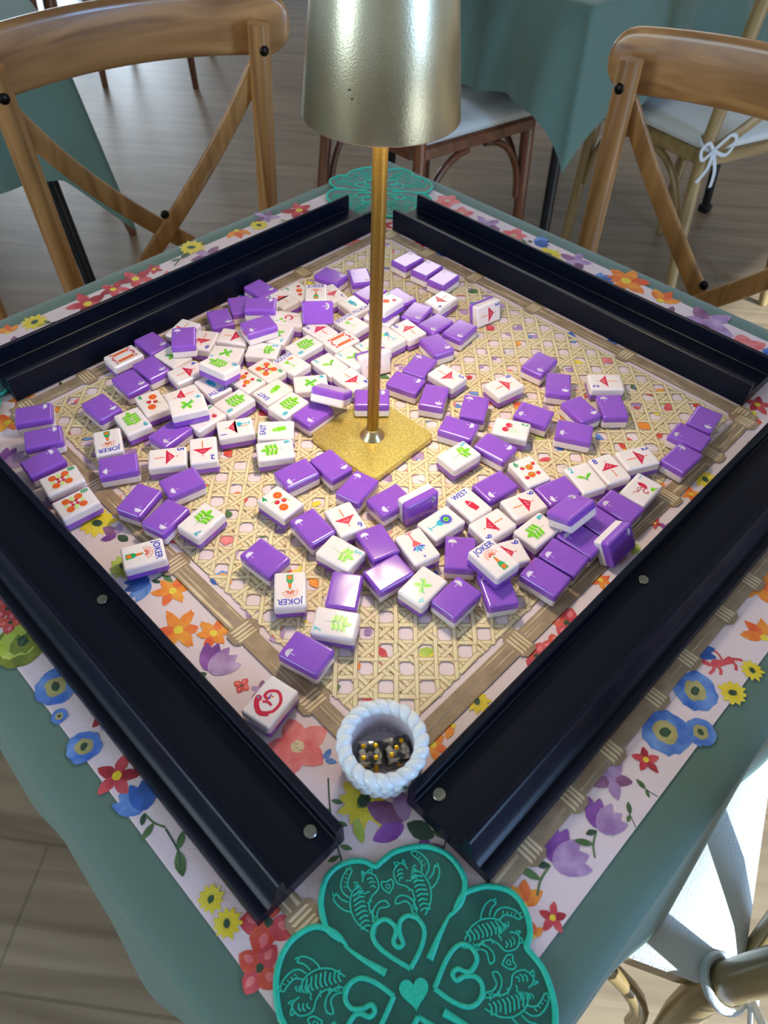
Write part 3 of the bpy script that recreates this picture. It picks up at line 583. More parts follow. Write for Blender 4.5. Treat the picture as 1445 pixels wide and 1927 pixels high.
def flower(kind,x,y,r,a):
    pol=lambda d,t:(x+d*math.cos(a+t),y+d*math.sin(a+t))
    if kind in('red5','pink5','lav5','oran5'):
        k1,k2,cc={'red5':('red','dred','yellow'),'pink5':('pink','pink','beige'),'lav5':('lav','mauve','lav'),'oran5':('orange','dorange','yellow')}[kind]
        n=5 if kind!='oran5' else 6
        for i in range(n):
            petal(x,y,a+2*PI*i/n+random.uniform(-.12,.12),r*random.uniform(.85,1.1),r*(.52 if kind!='pink5' else .75),k1 if i%3 else k2,jag=.12 if kind=='oran5' else .02)
        blob(x,y,r*.2,cc); 
        if kind=='pink5':
            for i in range(14): blob(x+random.uniform(-.13,.13)*r,y+random.uniform(-.13,.13)*r,r*.02,'brown',6)
    elif kind=='poppy':
        for i in range(4):
            petal(x,y,a+i*PI/2+random.uniform(-.2,.2),r,r*.85,'poppy' if i%2 else 'red'); 
            petal(*pol(r*.3,i*PI/2),a+i*PI/2,r*.5,r*.3,'pink')
        blob(x,y,r*.16,'dgreen',12,.3)
    elif kind in('yel','yelg','anemY'):
        n=11
        for i in range(n): petal(x,y,a+2*PI*i/n,r*random.uniform(.9,1.1),r*.5,'yellow' if kind=='yel' else 'lime',jag=.1)
        blob(x,y,r*.55,'yellow' if kind=='yel' else 'lime'); blob(x,y,r*.3,'olive',14,.08,1.1,.85,a); blob(x,y,r*.24,'dgreen',14,.08,1.1,.85,a)
        for i in range(22): blob(*pol(r*.4*random.uniform(.92,1.08),2*PI*i/22),r*.02,'dgreen',5)
    elif kind=='anem':
        blob(x,y,r,'blue',26,.10); blob(x+r*.1,y,r*.78,'blue',20,.12); blob(x,y,r*.52,'tan',16,.12); blob(x,y,r*.42,'beige' if False else 'tan',12,.1); blob(x,y,r*.22,'dgreen',10,.15,1.2,.9,a)
    elif kind=='blu': 
        for i in range(3): petal(x,y,a+i*1.3,r,r*.5,'blue')
    elif kind=='pansy':
        blob(x,y,r,'olive',22,.1); blob(x-r*.2,y+r*.1,r*.7,'lime',16,.15); blob(x,y,r*.45,'olive',14,.25); blob(x,y+r*.1,r*.22,'dgreen',12,.3)
        stem([(x,y),pol(r*1.6,2.8)],r*.06,'green')
    elif kind in('ptul','btul'):
        k1,k2=('purple','lav') if kind=='ptul' else ('blue','dblue')
        bx,by=pol(-r*.5,0)
        stem([(bx,by),pol(-r*1.1,.15),pol(-r*1.6,.3)],r*.08,'green')
        for i,t in enumerate((-.75,.75,-.4,.4,0)): petal(bx,by,a+t*.95,r*1.45,r*.62,k1 if i%2 else k2,.1)
        lf(bx,by,a+PI-.6,r*.5,r*.25,'dgreen'); lf(*pol(-r*1.1,.15),a+PI-1.1,r*.8,r*.3,'green')
    elif kind=='oran':
        for i in range(3): petal(*pol(-r*.3,0),a+(i-1)*.8,r*1.1,r*.6,'orange' if i!=1 else 'dorange',jag=.1)
        blob(*pol(-r*.3,0),r*.18,'yellow')
    elif kind=='pet':
        petal(x,y,a,r*1.2,r*.65,'mauve',.1); petal(x,y,a+.9,r*1.0,r*.5,'purple',.1); petal(x,y,a-.9,r*.95,r*.5,'lav',.1); lf(x,y,a+PI,r*.8,r*.5,'dgreen')
    elif kind in('leaf','leafg','leafl'):
        k={'leaf':'green','leafg':'green','leafl':'lime'}[kind]
        lf(x,y,a,r,r*.42,k); 
        if kind!='leafl': lf(x,y,a+PI*.85,r*.7,r*.3,k); stem([pol(-r,.3),(x,y),pol(r*.6,0)],r*.07,'dgreen')
    elif kind=='redt':   # small red four-legged animal print
        g=lambda pts,k='red':(poly(tr(pts,x,y,r,a0),k),bump_z())
        a0=.15
        g([(-.55,.05),(-.3,.22),(.1,.12),(.5,.28),(.72,.1),(.6,-.12),(.2,-.15),(-.15,-.22),(-.5,-.2)],'red')
        g([(-.5,0),(-.75,.28),(-.95,.25),(-.9,.05),(-.7,-.1),(-.5,-.15)],'red')
        for (p,q_) in (((-.45,-.15),(-.85,-.5)),((-.25,-.2),(-.35,-.62)),((.55,-.05),(.5,-.5)),((.65,.1),(1.05,-.05))): stem([tr([p],x,y,r,a0)[0],tr([((p[0]+q_[0])/2+.08,(p[1]+q_[1])/2)],x,y,r,a0)[0],tr([q_],x,y,r,a0)[0]],r*.15,'red')
        stem([tr([pp],x,y,r,a0)[0] for pp in ((.1,.15),(.05,.5),(-.15,.72),(-.4,.62),(-.42,.45))],r*.1,'red')
# base sheet
sheet=bmesh.new()
def S4(u,v): return (Q*u-Q*v,Q*u+Q*v)   # (n,m) -> world xy
vs=[S4(-hm,-hm),S4(hm,-hm),S4(hm,hm),S4(-hm,hm)]
prism(mb,vs,-.0011,0.0,0)
# scatter of small background sprigs in the printed border
rb=random.Random(11)
for i in range(260):
    u=rb.uniform(-.335,.335); s=rb.choice([-1,1]); v=s*rb.uniform(.235,.335)
    if rb.random()<.5: u,v=v,u
    x,y=S4(u,v)
    if any((x-f[1])**2+(y-f[2])**2<(f[3]*1.1+.012)**2 for f in FLOWERS): continue
    random.seed(i); k=rb.choice(['leafg','leafg','leafg','red5','lav5','yel','pink5','oran5','btul','ptul'])
    DZ[0]=.00006; flower(k,x,y,rb.uniform(.007,.0135),rb.uniform(0,6.28))
for i,(k,x,y,r,a) in enumerate(FLOWERS):
    random.seed(100+i); DZ[0]=.00016+(i%5)*.00006; flower(k,x,y,r*(1.4 if y>.1 else (1.25 if y<-.28 and abs(x)<.045 else 1.08)),a)
# long dark stems near the cup
wp=lambda x,y:(x,y)
stem([(-.034,-.322),(-.03,-.35),(-.018,-.385)],.0009,'dgreen')
for t in (.2,.45,.7): lf(-.034+.012*t,-.325-.05*t,-.2,.007,.003,'green'); lf(-.034+.012*t,-.33-.05*t,3.6,.007,.003,'green')
# coloured fragments seen through the cane
random.seed(5); hc=.214
DZ[0]=.00058; BZ[0]=2e-7
for i in range(620):
    u=random.uniform(-hc,hc); v=random.uniform(-hc,hc); x,y=S4(u,v)
    # hues vary by area
    k=random.choice(['red','poppy','orange','yellow','blue','lav','lav','lav','green','lime','pink','lav','white','white'])
    blob(x,y,random.uniform(.003,.0085),k,9,.25,1,random.uniform(.5,1),random.uniform(0,3))
# cane strands
def strand(p,q_,w,z):
    p=Vector((*p,0));q_=Vector((*q_,0));t=(q_-p).normalized();s=Vector((-t.y,t.x,0))*w/2
    vv=[p-s,q_-s,q_+s,p+s]; vts=[mb.verts.new((v.x,v.y,z)) for v in vv]; f=mb.faces.new(vts); f.material_index=FM['cane']
    for l,c in zip(f.loops,((0,0),(1,0),(1,1),(0,1))): l[uvl].uv=c
    f.normal_update()
    if f.normal.z<0: f.normal_flip()
cell=.0190; nc=int(2*hc/cell)+1; cell=2*hc/nc; Zb=.00075
DZ[0]=Zb
wd=.0036; H2=cell/2
def clipseg(a,b):
    # clip a segment to the square [-hc,hc]^2 (Liang-Barsky)
    t0,t1=0.0,1.0; dx=b[0]-a[0]; dy=b[1]-a[1]
    for p,q_ in ((-dx,a[0]+hc),(dx,hc-a[0]),(-dy,a[1]+hc),(dy,hc-a[1])):
        if abs(p)<1e-9:
            if q_<0: return None
        else:
            t=q_/p
            if p<0: t0=max(t0,t)
            else: t1=min(t1,t)
    if t1-t0<.05: return None
    return (a[0]+dx*t0,a[1]+dy*t0),(a[0]+dx*t1,a[1]+dy*t1)
def seg(a,b,z,w_=wd):
    c=clipseg(a,b)
    if c:
        j=lambda p:(p[0]+random.uniform(-.0005,.0005),p[1]+random.uniform(-.0005,.0005))
        strand(S4(*j(c[0])),S4(*j(c[1])),w_*random.uniform(.9,1.1),z)
for i in range(nc+1):
    for k in range(nc):
        c0=-hc+i*cell; t=-hc+k*cell
        zz=lambda n_:Zb+.00004*n_
        for s,h_ in ((-1,0),(1,1)):
            up=(i+k+h_)%2
            seg((t-H2*.55,c0+s*.00185),(t+H2*1.5,c0+s*.00185),zz(1+3*up+h_*.3))
            seg((c0+s*.00185,t-H2*.55),(c0+s*.00185,t+H2*1.5),zz(3-up*1.5+h_*.3))
for k in range(-2*nc,2*nc+1):
    o=(k+.5)*cell
    for m_ in range(-nc,nc+1):
        t=m_*cell
        a=(t/1-0,o-t); b=(t+cell*1.04,o-t-cell*1.04)
        seg((-hc+a[0],-hc+a[1]),(-hc+b[0],-hc+b[1]),Zb+(.00024 if (m_+k)%2 else .00009),wd*.95)
        a=(t,o+t); b=(t+cell*1.04,o+t+cell*1.04)
        seg((-hc+a[0],-hc+a[1]),(-hc+b[0],-hc+b[1]),Zb+(.00013 if (m_+k)%2 else .00028),wd*.95)
# bamboo frames: inner at .225, outer at .310
BZ[0]=8e-7
def bamboo(d,w,knots,rr):
    rnd=random.Random(rr)
    for s in range(4):
        def P(t,o):
            return [S4(t,-d+o),S4(d-o,t),S4(-t,d-o),S4(-d+o,-t)][s]
        e=d+w*.5; DZ[0]=.00115+s*.000004
        poly([P(-e,-w/2),P(e,-w/2),P(e,w/2),P(-e,w/2)],'brown'); bump_z()
        for k in range(26):
            t0=rnd.uniform(-e,e-.05); L=rnd.uniform(.02,.09); o=rnd.uniform(-.38,.38)*w; ww=rnd.uniform(.03,.12)*w
            t1=min(e,t0+L)
            poly([P(t0,o),P((t0+t1)/2,o-ww/2),P(t1,o),P((t0+t1)/2,o+ww/2)],rnd.choice(['beige','beige','grey','beige'])); bump_z()
        for kn in knots:
            t=kn
            pts=[(t-.007,-w*.62),(t-.004,-w*.85),(t+.004,-w*.85),(t+.007,-w*.62),(t+.007,w*.62),(t+.004,w*.85),(t-.004,w*.85),(t-.007,w*.62)]
            poly([P(*p) for p in pts],'brown'); bump_z()
            for q_ in (-.0042,-.0012,.002,.0046):
                poly([P(t+q_-.0009,-w*.62),P(t+q_+.0009,-w*.5),P(t+q_+.0007,w*.6),P(t+q_-.0006,w*.5)],'beige'); bump_z()
bamboo(.2255,.013,(-.218,-.1,.01,.09,.16,.218),3)
bamboo(.3105,.011,(-.30,-.25,-.2,-.16,-.12,-.07,-.03,.02,.06,.1,.15,.2,.25,.30),4)
mo=obj('play_mat',mb,MATS,None,(0,0,Z0)); 
tag(mo,'pink floral leatherette game mat printed with a woven cane square and bamboo frames','mat')
MT=.0015   # printed top of the mat
# ---------------------------------------------------------------- racks
RP=[(0,0),(0,.0228),(.0008,.0238),(.0047,.0238),(.0055,.0228),(.0055,.0128),(.0062,.0122),(.0395,.0122),(.0402,.013),(.0402,.0275),(.041,.0284),(.0432,.0284),(.0442,.0276),
    (.0452,.0240),(.0470,.0185),(.0492,.0135),(.0512,.0108),(.0528,.0098),(.0540,.0098),(.0552,.0104),(.0575,.0104),(.0592,.0096),(.0600,.0080),(.0602,.005),(.0602,0)]
def rack(label,origin,along,inward_out,length,mags,z=MT):
    # origin: inner bottom corner at start; along: unit dir; inward_out: unit dir from inner to outer
    a=Vector((*along,0)); o_=Vector((*inward_out,0))
    root=thing('tile_rack',label,'rack',(origin[0],origin[1],z),0,'navy tile racks')
    bm=bmesh.new(); A=[];B=[]
    for u,h in RP: A.append(bm.verts.new(o_*u+Vector((0,0,h)))); B.append(bm.verts.new(o_*u+a*length+Vector((0,0,h))))
    n=len(RP)
    for i in range(n): bm.faces.new((A[i],A[(i+1)%n],B[(i+1)%n],B[i]))
    bm.faces.new(A); bm.faces.new(list(reversed(B)))
    bmesh.ops.recalc_face_normals(bm,faces=bm.faces)
    rot=math.atan2(along[1],along[0]); bm.transform(Matrix.Rotation(-rot,4,'Z')); root.rotation_euler=(0,0,rot)
    o=obj('rack_body',bm,M['navy'],root,smooth=.5)
    for (u,t) in mags:
        bm=bmesh.new(); p=Matrix.Rotation(-rot,3,'Z')@(o_*u+a*t)
        lathe(bm,[(0,.0014),(.0034,.0014),(.0038,.001),(.0038,0)],24); bmesh.ops.remove_doubles(bm,verts=bm.verts,dist=1e-6)
        obj('magnet',bm,M['steel'],root,(p.x,p.y,.0122),smooth=.6)
    return root
def nm(u,v): x=S4(u,v); return x
rack('navy wooden tile rack along the near left side, three steel dots',nm(-.2690,-.202+0),(0,0),(0,0),0,[]) if False else None
# near left: inner n=-.269, along N->W ; start at N end a=.2362 -> n,m coords: along a=(Q,-Q) = -m
rack('navy lacquered tile rack along the near left edge, end pointing at the cup',S4(-.2690,-.2362),(-Q,Q),(-Q,-Q),.438,[(.0125,.0131),(.0125,.2245),(.0125,.424)])
rack('navy lacquered tile rack along the near right edge, touching the white cup',S4(-.2297,-.2462),(Q,Q),(Q,-Q),.438,[(.0125,.0125),(.0125,.2236),(.0125,.424)])
rack('navy lacquered tile rack along the far right edge, under the right chair',S4(.2350,-.2147),(-Q,Q),(Q,Q),.438,[])
rack('navy lacquered tile rack along the far left edge, behind the left pile of tiles',S4(-.2218,.2365),(Q,Q),(-Q,Q),.438,[])
# ---------------------------------------------------------------- tiles
TL,TW,TH=.0300,.0220,.0135
def tile_meshes():
    bm=bmesh.new(); box(bm,(0,0,0),(TW,TL,TH),bev=.0021,seg=5)
    src=bpy.data.meshes.new('t'); bm.to_mesh(src)
    out=[]
    for sgn in (1,-1):
        b=bmesh.new(); b.from_mesh(src)
        bmesh.ops.bisect_plane(b,geom=b.verts[:]+b.edges[:]+b.faces[:],plane_co=(0,0,-.0004),plane_no=(0,0,sgn),clear_inner=True)
        es=[e for e in b.edges if e.is_boundary]; bmesh.ops.holes_fill(b,edges=es)
        bmesh.ops.recalc_face_normals(b,faces=b.faces)
        me=bpy.data.meshes.new('t'); b.to_mesh(me); b.free()
        me.materials.append(M['white'] if sgn>0 else M['purple'])
        for p in me.polygons: p.use_smooth=True
        me.set_sharp_from_angle(angle=.75)
        # face-weighted normals keep the flat faces flat and the rounding soft
        o=bpy.data.objects.new('t',me); col.objects.link(o); md=o.modifiers.new('wn','WEIGHTED_NORMAL'); md.keep_sharp=True; md.weight=100
        bpy.context.view_layer.update(); dg=bpy.context.evaluated_depsgraph_get()
        m2=bpy.data.meshes.new_from_object(o.evaluated_get(dg)); m2.name='white_layer' if sgn>0 else 'purple_layer'
        bpy.data.objects.remove(o); out.append(m2)
    bm.free(); return out
ME_W,ME_P=tile_meshes()
GL={}
def glyph(txt,bold=.022):
    if txt in GL: return GL[txt]
    c=bpy.data.curves.new('txt','FONT'); c.body=txt; c.size=1; c.align_x='CENTER'; c.align_y='CENTER'; c.offset=bold; c.resolution_u=4
    o=bpy.data.objects.new('txt',c); col.objects.link(o); bpy.context.view_layer.update()
    me=bpy.data.meshes.new_from_object(o); g=([tuple(v.co) for v in me.vertices],[tuple(p.vertices) for p in me.polygons])
    bpy.data.objects.remove(o); bpy.data.curves.remove(c); bpy.data.meshes.remove(me); GL[txt]=g; return g
FZT=TH/2
class Art:
    def __init__(s): s.b=bmesh.new(); s.z=FZT+.00003
    def p(s,pts,ink,z=None):
        z=s.z; f=s.b.faces.new([s.b.verts.new((x,y,z)) for x,y in pts]); f.material_index=INKS.index(ink); f.normal_update()
        if f.normal.z<0: f.normal_flip()
        s.z+=.000004
    def disc(s,x,y,r,ink,n=16,ry=None,a=0): s.p(tr([(r*math.cos(2*PI*i/n),(ry or r)*math.sin(2*PI*i/n)) for i in range(n)],x,y,1,a),ink)
    def line(s,pts,w,ink):
        P=[Vector((*p,0)) for p in pts]; P=spline(P,5) if len(P)>2 else P
        A=[];B=[]
        for i,p in enumerate(P):
            t=(P[min(i+1,len(P)-1)]-P[max(i-1,0)]).normalized(); q_=Vector((-t.y,t.x,0))*w/2; A.append(p+q_);B.append(p-q_)
        for i in range(len(P)-1): s.p([A[i][:2],A[i+1][:2],B[i+1][:2],B[i][:2]],ink)
    def text(s,t,x,y,h,ink,a=0,sx=1):
        V,F=glyph(t); c,d=math.cos(a),math.sin(a); vs=[s.b.verts.new((x+h*(vx*sx*c-vy*d),y+h*(vx*sx*d+vy*c),s.z)) for vx,vy,_ in V]
        for f in F:
            try: ff=s.b.faces.new([vs[i] for i in f]); ff.material_index=INKS.index(ink)
            except ValueError: pass
        s.z+=.000004
    def leaf(s,x,y,a,L,W,ink): 
        pts=[]
        for i in range(12):
            t=2*PI*i/12; u=.5-.5*math.cos(t); pts.append((L*u,(1 if math.sin(t)>0 else -1)*W/2*math.sin(PI*u)**.8 if 0<u<1 else 0))
        s.p(tr(pts,x,y,1,a),ink)
    def mesh(s,name):
        me=bpy.data.meshes.new(name); s.b.to_mesh(me); s.b.free()
        for k in INKS: me.materials.append(M['i_'+k])
        return me
mm=.001
def umbrella(A,var=0,cx=.4,cy=.6):
    k=mm; cx*=k; cy*=k; k=k*1.18
    pts=[(cx,cy+4.6*k)]; n=9
    for i in range(n+1):
        x=cx+(6.6-13.2*i/n)*k; y=cy-.9*k-abs(.5-i/n)*1.0*k; pts.append((x,y))
        if i<n: pts.append((x-6.2/n*k*1.0,y+1.0*k+.15*k))
    A.p(pts,'red')
    for dx in ((-1.5,0),(0,1.2),(1.6,.2)) : A.line([(cx+dx[0]*k-.5*k,cy+.2*k+dx[1]*k),(cx+dx[0]*k+.6*k,cy+1.9*k+dx[1]*k)],.28*k,'pink')
    A.line([(cx-1.4*k,cy+.9*k),(cx+1.4*k,cy+1.1*k)],.26*k,'pink')
    A.line([(cx,cy-2.2*k),(cx,cy-9*k)],.75*k,'orange'); A.disc(cx,cy+5.8*k,.6*k,'orange',10)
def orange_(A,x,y,r,half=False):
    A.disc(x,y,r,'dorange'); A.disc(x,y,r*.86,'orange'); 
    for i in range(8): A.leaf(x,y,i*PI/4+.2,r*.75,r*.28,'dorange')
    A.disc(x,y,r*.12,'cream',6)
def cherry(A,x,y,r,sx=None,sy=None):
    A.disc(x,y,r,'red',14); A.line([(x-r*.4,y+r*.3),(x+.1*r,y+r*.55)],r*.2,'pink')
    if sx is not None: A.line([(x,y+r*.6),((x+sx)/2+r*.3,(y+sy)/2+r*.4),(sx,sy)],.45*mm,'lime')
def sprig(A,n):
    k=mm*1.12
    A.line([(0,-7*k),(.3*k,0),(0,6*k)],.3*k,'dlime')
    fl=-1 if n>=6 else 1; A.fl=fl
    for i in range(n//2):
        y=(4.2-2.9*i)*k*fl
        for s in (-1,1):
            A.leaf(.0,y,fl*PI/2+s*1.15,6.2*k,2.6*k,'lime'); A.line([(0,y),(s*3*k,y+fl*1.1*k),(s*5.8*k,y+fl*.8*k)],.5*k,'dlime')
            A.leaf(0,y-fl*.7*k,fl*PI/2+s*1.3,4.6*k,1.0*k,'pale')
    if n%2 or n>5: A.leaf(0,fl*4.0*k,fl*PI/2,6.4*k,3.4*k,'lime'); A.line([(0,fl*4.0*k),(0,fl*9.0*k)],.3*k,'dlime')
def shaker(A,ink,a=0,x=0,y=-2*mm):
    k=mm; pts=[(-2.3,-6.5),(2.3,-6.5),(2.9,1.6),(1.7,2.9),(1.6,4.1),(1.0,4.3),(.95,5.4),(-.95,5.4),(-1.0,4.3),(-1.6,4.1),(-1.7,2.9),(-2.9,1.6)]
    A.p(tr([(px*k,py*k) for px,py in pts],x,y,1,a),ink); 
    l=tr([(-2.9*k,1.4*k),(2.9*k,1.4*k)],x,y,1,a); A.line(l,.35*k,'cream')
def goblet(A,x,y,a,ink,s=1,vs=False):
    k=mm*s
    A.p(tr([(px*k,py*k) for px,py in ((-2.6,5.2),(2.6,5.2),(2.2,2.6),(.5,1.0),(-.5,1.0),(-2.2,2.6))] if not vs else [(px*k,py*k) for px,py in ((-3,5.2),(3,5.2),(.4,.8),(-.4,.8))],x,y,1,a),ink)
    A.p(tr([(px*k,py*k) for px,py in ((-.4,1.2),(.4,1.2),(.4,-4.6),(-.4,-4.6))],x,y,1,a),ink)
    A.p(tr([(px*k,py*k) for px,py in ((-2.3,-5.2),(2.3,-5.2),(2.0,-4.5),(-2.0,-4.5))],x,y,1,a),ink)
DESC={}
def art(kind):
    A=Art(); k=mm; n=kind[-1] if kind[-1].isdigit() else ''; fam=kind.rstrip('0123456789')
    NX,NY=-7.0*k,10.0*k
    if fam=='crak':
        umbrella(A,int(n)); 
        if n!='0': A.text(n,NX,NY,7.4*k,'blue')
        if n=='1': goblet(A,3.0*k,-7.0*k,0,'cyan',1.0)
        d='red paper umbrella'+(' and blue number '+n if n!='0' else '')+(' above a teal glass' if n=='1' else '')
    elif fam=='bam':
        N=int(n)
        if N==2:
            for s in (-1,1): A.leaf(0,-1*k,PI/2+s*1.0,7.5*k,3*k,'lime'); A.line([(0,-3*k),(s*2.5*k,.2*k),(s*6*k,1.8*k)],.7*k,'dlime')
            A.line([(0,-1.5*k),(.4*k,-4.6*k)],.5*k,'dlime')
        elif N in (3,4):
            for i,a in enumerate((.35,2.0,3.9,5.2)[:4]): A.leaf(0,0,a,6.6*k,3.6*k,'lime'); A.line([(0,0),(6*k*math.cos(a),6*k*math.sin(a))],.3*k,'dlime')
            A.line([(-5*k,4.5*k),(-1.8*k,2.8*k),(0,0),(2*k,-2.6*k),(5.2*k,-4.2*k)],.9*k,'green')
        else: sprig(A,N)
        A.text(n,NX,NY,7.2*k,'cyan'); d='green leaf sprig and teal number '+n
    elif fam=='dot':
        N=int(n)
        if N==2: cherry(A,-2.6*k,-2.5*k,2.9*k,4*k,6*k); cherry(A,3.2*k,-4.5*k,2.9*k,4*k,6*k); d='two cherries and green number 2'
        elif N==3: orange_(A,0,0,3.4*k); cherry(A,4.6*k,6.5*k,2.2*k,1*k,8*k); cherry(A,-4*k,-6*k,2.2*k,0,-4*k); d='orange slice, two cherries and green number 3'
        elif N==4: orange_(A,3.0*k,6.2*k,3.5*k); orange_(A,-2.2*k,-6*k,3.5*k); cherry(A,-2.2*k,1.2*k,2.1*k,-6*k,4*k); cherry(A,3*k,-.9*k,2.1*k,6*k,-5*k); d='two orange slices, two cherries and green number 4'
        elif N==6: orange_(A,1.6*k,3.2*k,3.1*k); orange_(A,-1.2*k,-4.4*k,3.1*k); [cherry(A,x*k,y*k,1.9*k,0.2*k,y*k*.6) for x,y in ((-4.2,4.4),(6.4,5.6),(-6.4,-5.8),(4.4,-5))]; d='two orange slices, four cherries and green number 6'
        elif N==8:
            for x,y in ((-4.6,4.4),(4.6,4.4),(-4.6,-5.4),(4.6,-5.4)): orange_(A,x*k,y*k,3.0*k)
            for x,y in ((-1.6,1.4),(1.6,1.4),(-1.6,-2.2),(1.6,-2.2)): cherry(A,x*k,y*k,1.4*k)
            for s in (-1,1): A.leaf(s*2*k,-.5*k,PI/2-s*PI/2,5*k,2.6*k,'pale'); A.leaf(0,s*4.4*k-.6*k,PI/2*s,3.4*k,2.4*k,'pale')
            d='four orange slices round four cherries and green number 8'
        else:
            for s in (-1,1):
                for y in (-6,-3,0,3,6): orange_(A,s*5.4*k,y*k,1.9*k)
                for x,y in ((-2.4,9),(2.4,9.4),(6.4,9.6),(-6.6,9),(0,10.2)): cherry(A,x*k,s*y*k,1.1*k)
            d='border ring of orange slices and cherries'
        if N<9: A.text(n,NX,NY,7.4*k,'green')
    elif fam=='joker':
        A.text('JOKER',0,10.2*k,6.6*k,'blue',sx=.9)
        for i in range(11):
            a=PI/2+(i-5)*.34; L=(4.2 if i%2 else 3.2)*k; A.line([(.8*k*math.cos(a),1.6*k+.8*k*math.sin(a)),(L*math.cos(a),2.0*k+L*math.sin(a))],.45*k,'dorange'); A.disc(5*k*math.cos(a+.2),2.4*k+4.4*k*math.sin(a+.2),.5*k,'orange',8)
        A.p([(-.8*k,-.6*k),(.8*k,-.6*k),(1.3*k,-4.6*k),(-1.3*k,-4.6*k)],'orange'); A.p([(-.5*k,.4*k),(.5*k,.4*k),(.8*k,-.6*k),(-.8*k,-.6*k)],'green')
        A.p([(-1.3*k,-4.6*k),(1.3*k,-4.6*k),(2.4*k,-6.8*k),(2.4*k,-12*k),(-2.4*k,-12*k),(-2.4*k,-6.8*k)],'green'); A.p([(-1.6*k,-8*k),(1.6*k,-8*k),(1.6*k,-11.2*k),(-1.6*k,-11.2*k)],'orange')
        d='word JOKER, green bottle and orange spray'
    elif fam in('north','east','west','south'):
        A.text(fam.upper(),-.2*k,10.2*k,6.6*k,'blue',sx=.85)
        if fam=='south': goblet(A,-2.4*k,-1*k,.15,'lime',1.0,True); A.p(tr([(0,0),(5.6*k,-1.1*k),(6*k,.2*k),(5.4*k,1.4*k),(.2*k,1*k)],0,5.0*k,1,-.15),'orange'); d='word SOUTH, a green glass and an orange wedge'
        else: shaker(A,{'north':'cyan','east':'lime','west':'red'}[fam],{'north':.1,'east':.25,'west':.2}[fam]); d='word '+fam.upper()+' and a '+{'north':'teal','east':'green','west':'red'}[fam]+' cocktail shaker'
    elif fam=='dragon':
        A.line([(2.2*k,-8*k),(6*k,-4*k),(6*k,3*k),(1*k,7.4*k),(-4*k,5*k),(-4.6*k,1*k),(-1*k,.2*k)],2.0*k,'red'); A.line([(4.8*k,-7*k),(0,-9.4*k),(-4.5*k,-7*k),(-7.4*k,-3*k)],3.2*k,'red')
        A.disc(-6.8*k,-2.4*k,2.2*k,'red'); A.disc(-7.2*k,-2.0*k,.7*k,'cyan',8); A.line([(-3.4*k,-2.8*k),(0,-1.2*k),(2.8*k,-2*k)],1.6*k,'red')
        A.line([(-1*k,.8*k),(-2*k,4*k)],.9*k,'blue'); A.line([(-2.4*k,2.4*k),(.6*k,3.4*k)],.8*k,'orange'); d='curled red lizard'
    elif fam=='flamingo':
        A.p(tr([(-6,3.6),(-3.4,5.6),(.6,5.6),(3.2,3.4),(3,1.6),(0,2.0),(-3,1.6)],0,0,k,0),'red'); A.line([(2.6*k,2.4*k),(1.6*k,-.6*k),(4.4*k,-2.4*k),(6.2*k,-.6*k),(4.6*k,.4*k)],.9*k,'red')
        A.line([(-1*k,2*k),(-.4*k,-3*k),(-3*k,-8.6*k)],.55*k,'red'); A.line([(.2*k,1.6*k),(-2.8*k,-1.8*k),(.6*k,-5.4*k)],.5*k,'red')
        A.p([(5*k,6.4*k),(9*k,7.4*k),(8.2*k,3.2*k),(6*k,2.6*k)],'lime'); A.line([(8*k,7*k),(9.4*k,9.4*k)],.4*k,'red'); A.text('1',NX,NY,5*k,'cyan'); d='red flamingo, green drink and teal number 1'
    elif fam=='flower':
        goblet(A,0,-5.5*k,0,'cyan',1.15); 
        for i in range(16): a=i*PI/8; A.leaf(0,4.6*k,a,5.4*k,1.5*k,'blue')
        A.disc(0,4.6*k,2.3*k,'lime',12); A.disc(0,4.6*k,1.2*k,'dlime',8); d='teal goblet holding a blue flower'
    elif fam=='martini':
        goblet(A,0,-6.5*k,0,'red',1.25,True)
        for i in range(5): a=.5+i*.55; A.leaf(0,0.4*k,a,6*k,2.4*k,'blue' if i%2==0 else 'cyan')
        A.text('4',0,10.6*k,4*k,'blue'); d='red cocktail glass with blue petals'
    elif fam=='vase':
        goblet(A,1*k,-1*k,.1,'cyan',1.3); A.line([(-4*k,-6*k),(4*k,6*k)],.5*k,'red'); A.disc(-3*k,5*k,2.2*k,'pale'); d='teal vase on pale yellow'
    elif fam=='fish':
        A.line([(-6*k,-3*k),(-1*k,2*k),(4*k,-1*k),(7*k,2*k)],1.5*k,'red'); A.line([(-2*k,3*k),(1*k,-5*k)],.8*k,'red'); A.line([(2*k,5*k),(5*k,0),(3*k,-7*k)],.7*k,'red'); A.disc(0,-7*k,1.8*k,'red'); d='red curling sketch'
    elif fam=='bird':
        A.line([(-2*k,3*k),(2*k,4*k),(3.6*k,0),(0,-3*k),(-3*k,-1*k)],1.6*k,'red'); A.line([(2*k,-2*k),(5*k,-8*k)],.7*k,'red'); A.leaf(-3*k,5*k,1.8,5*k,3*k,'lime'); A.leaf(-5*k,2*k,2.6,4*k,2*k,'lime'); A.text('1',NX,NY,5*k,'cyan'); d='red bird, green leaf and teal number 1'
    me=A.mesh('motif_'+kind); return me,d
ARTS={}
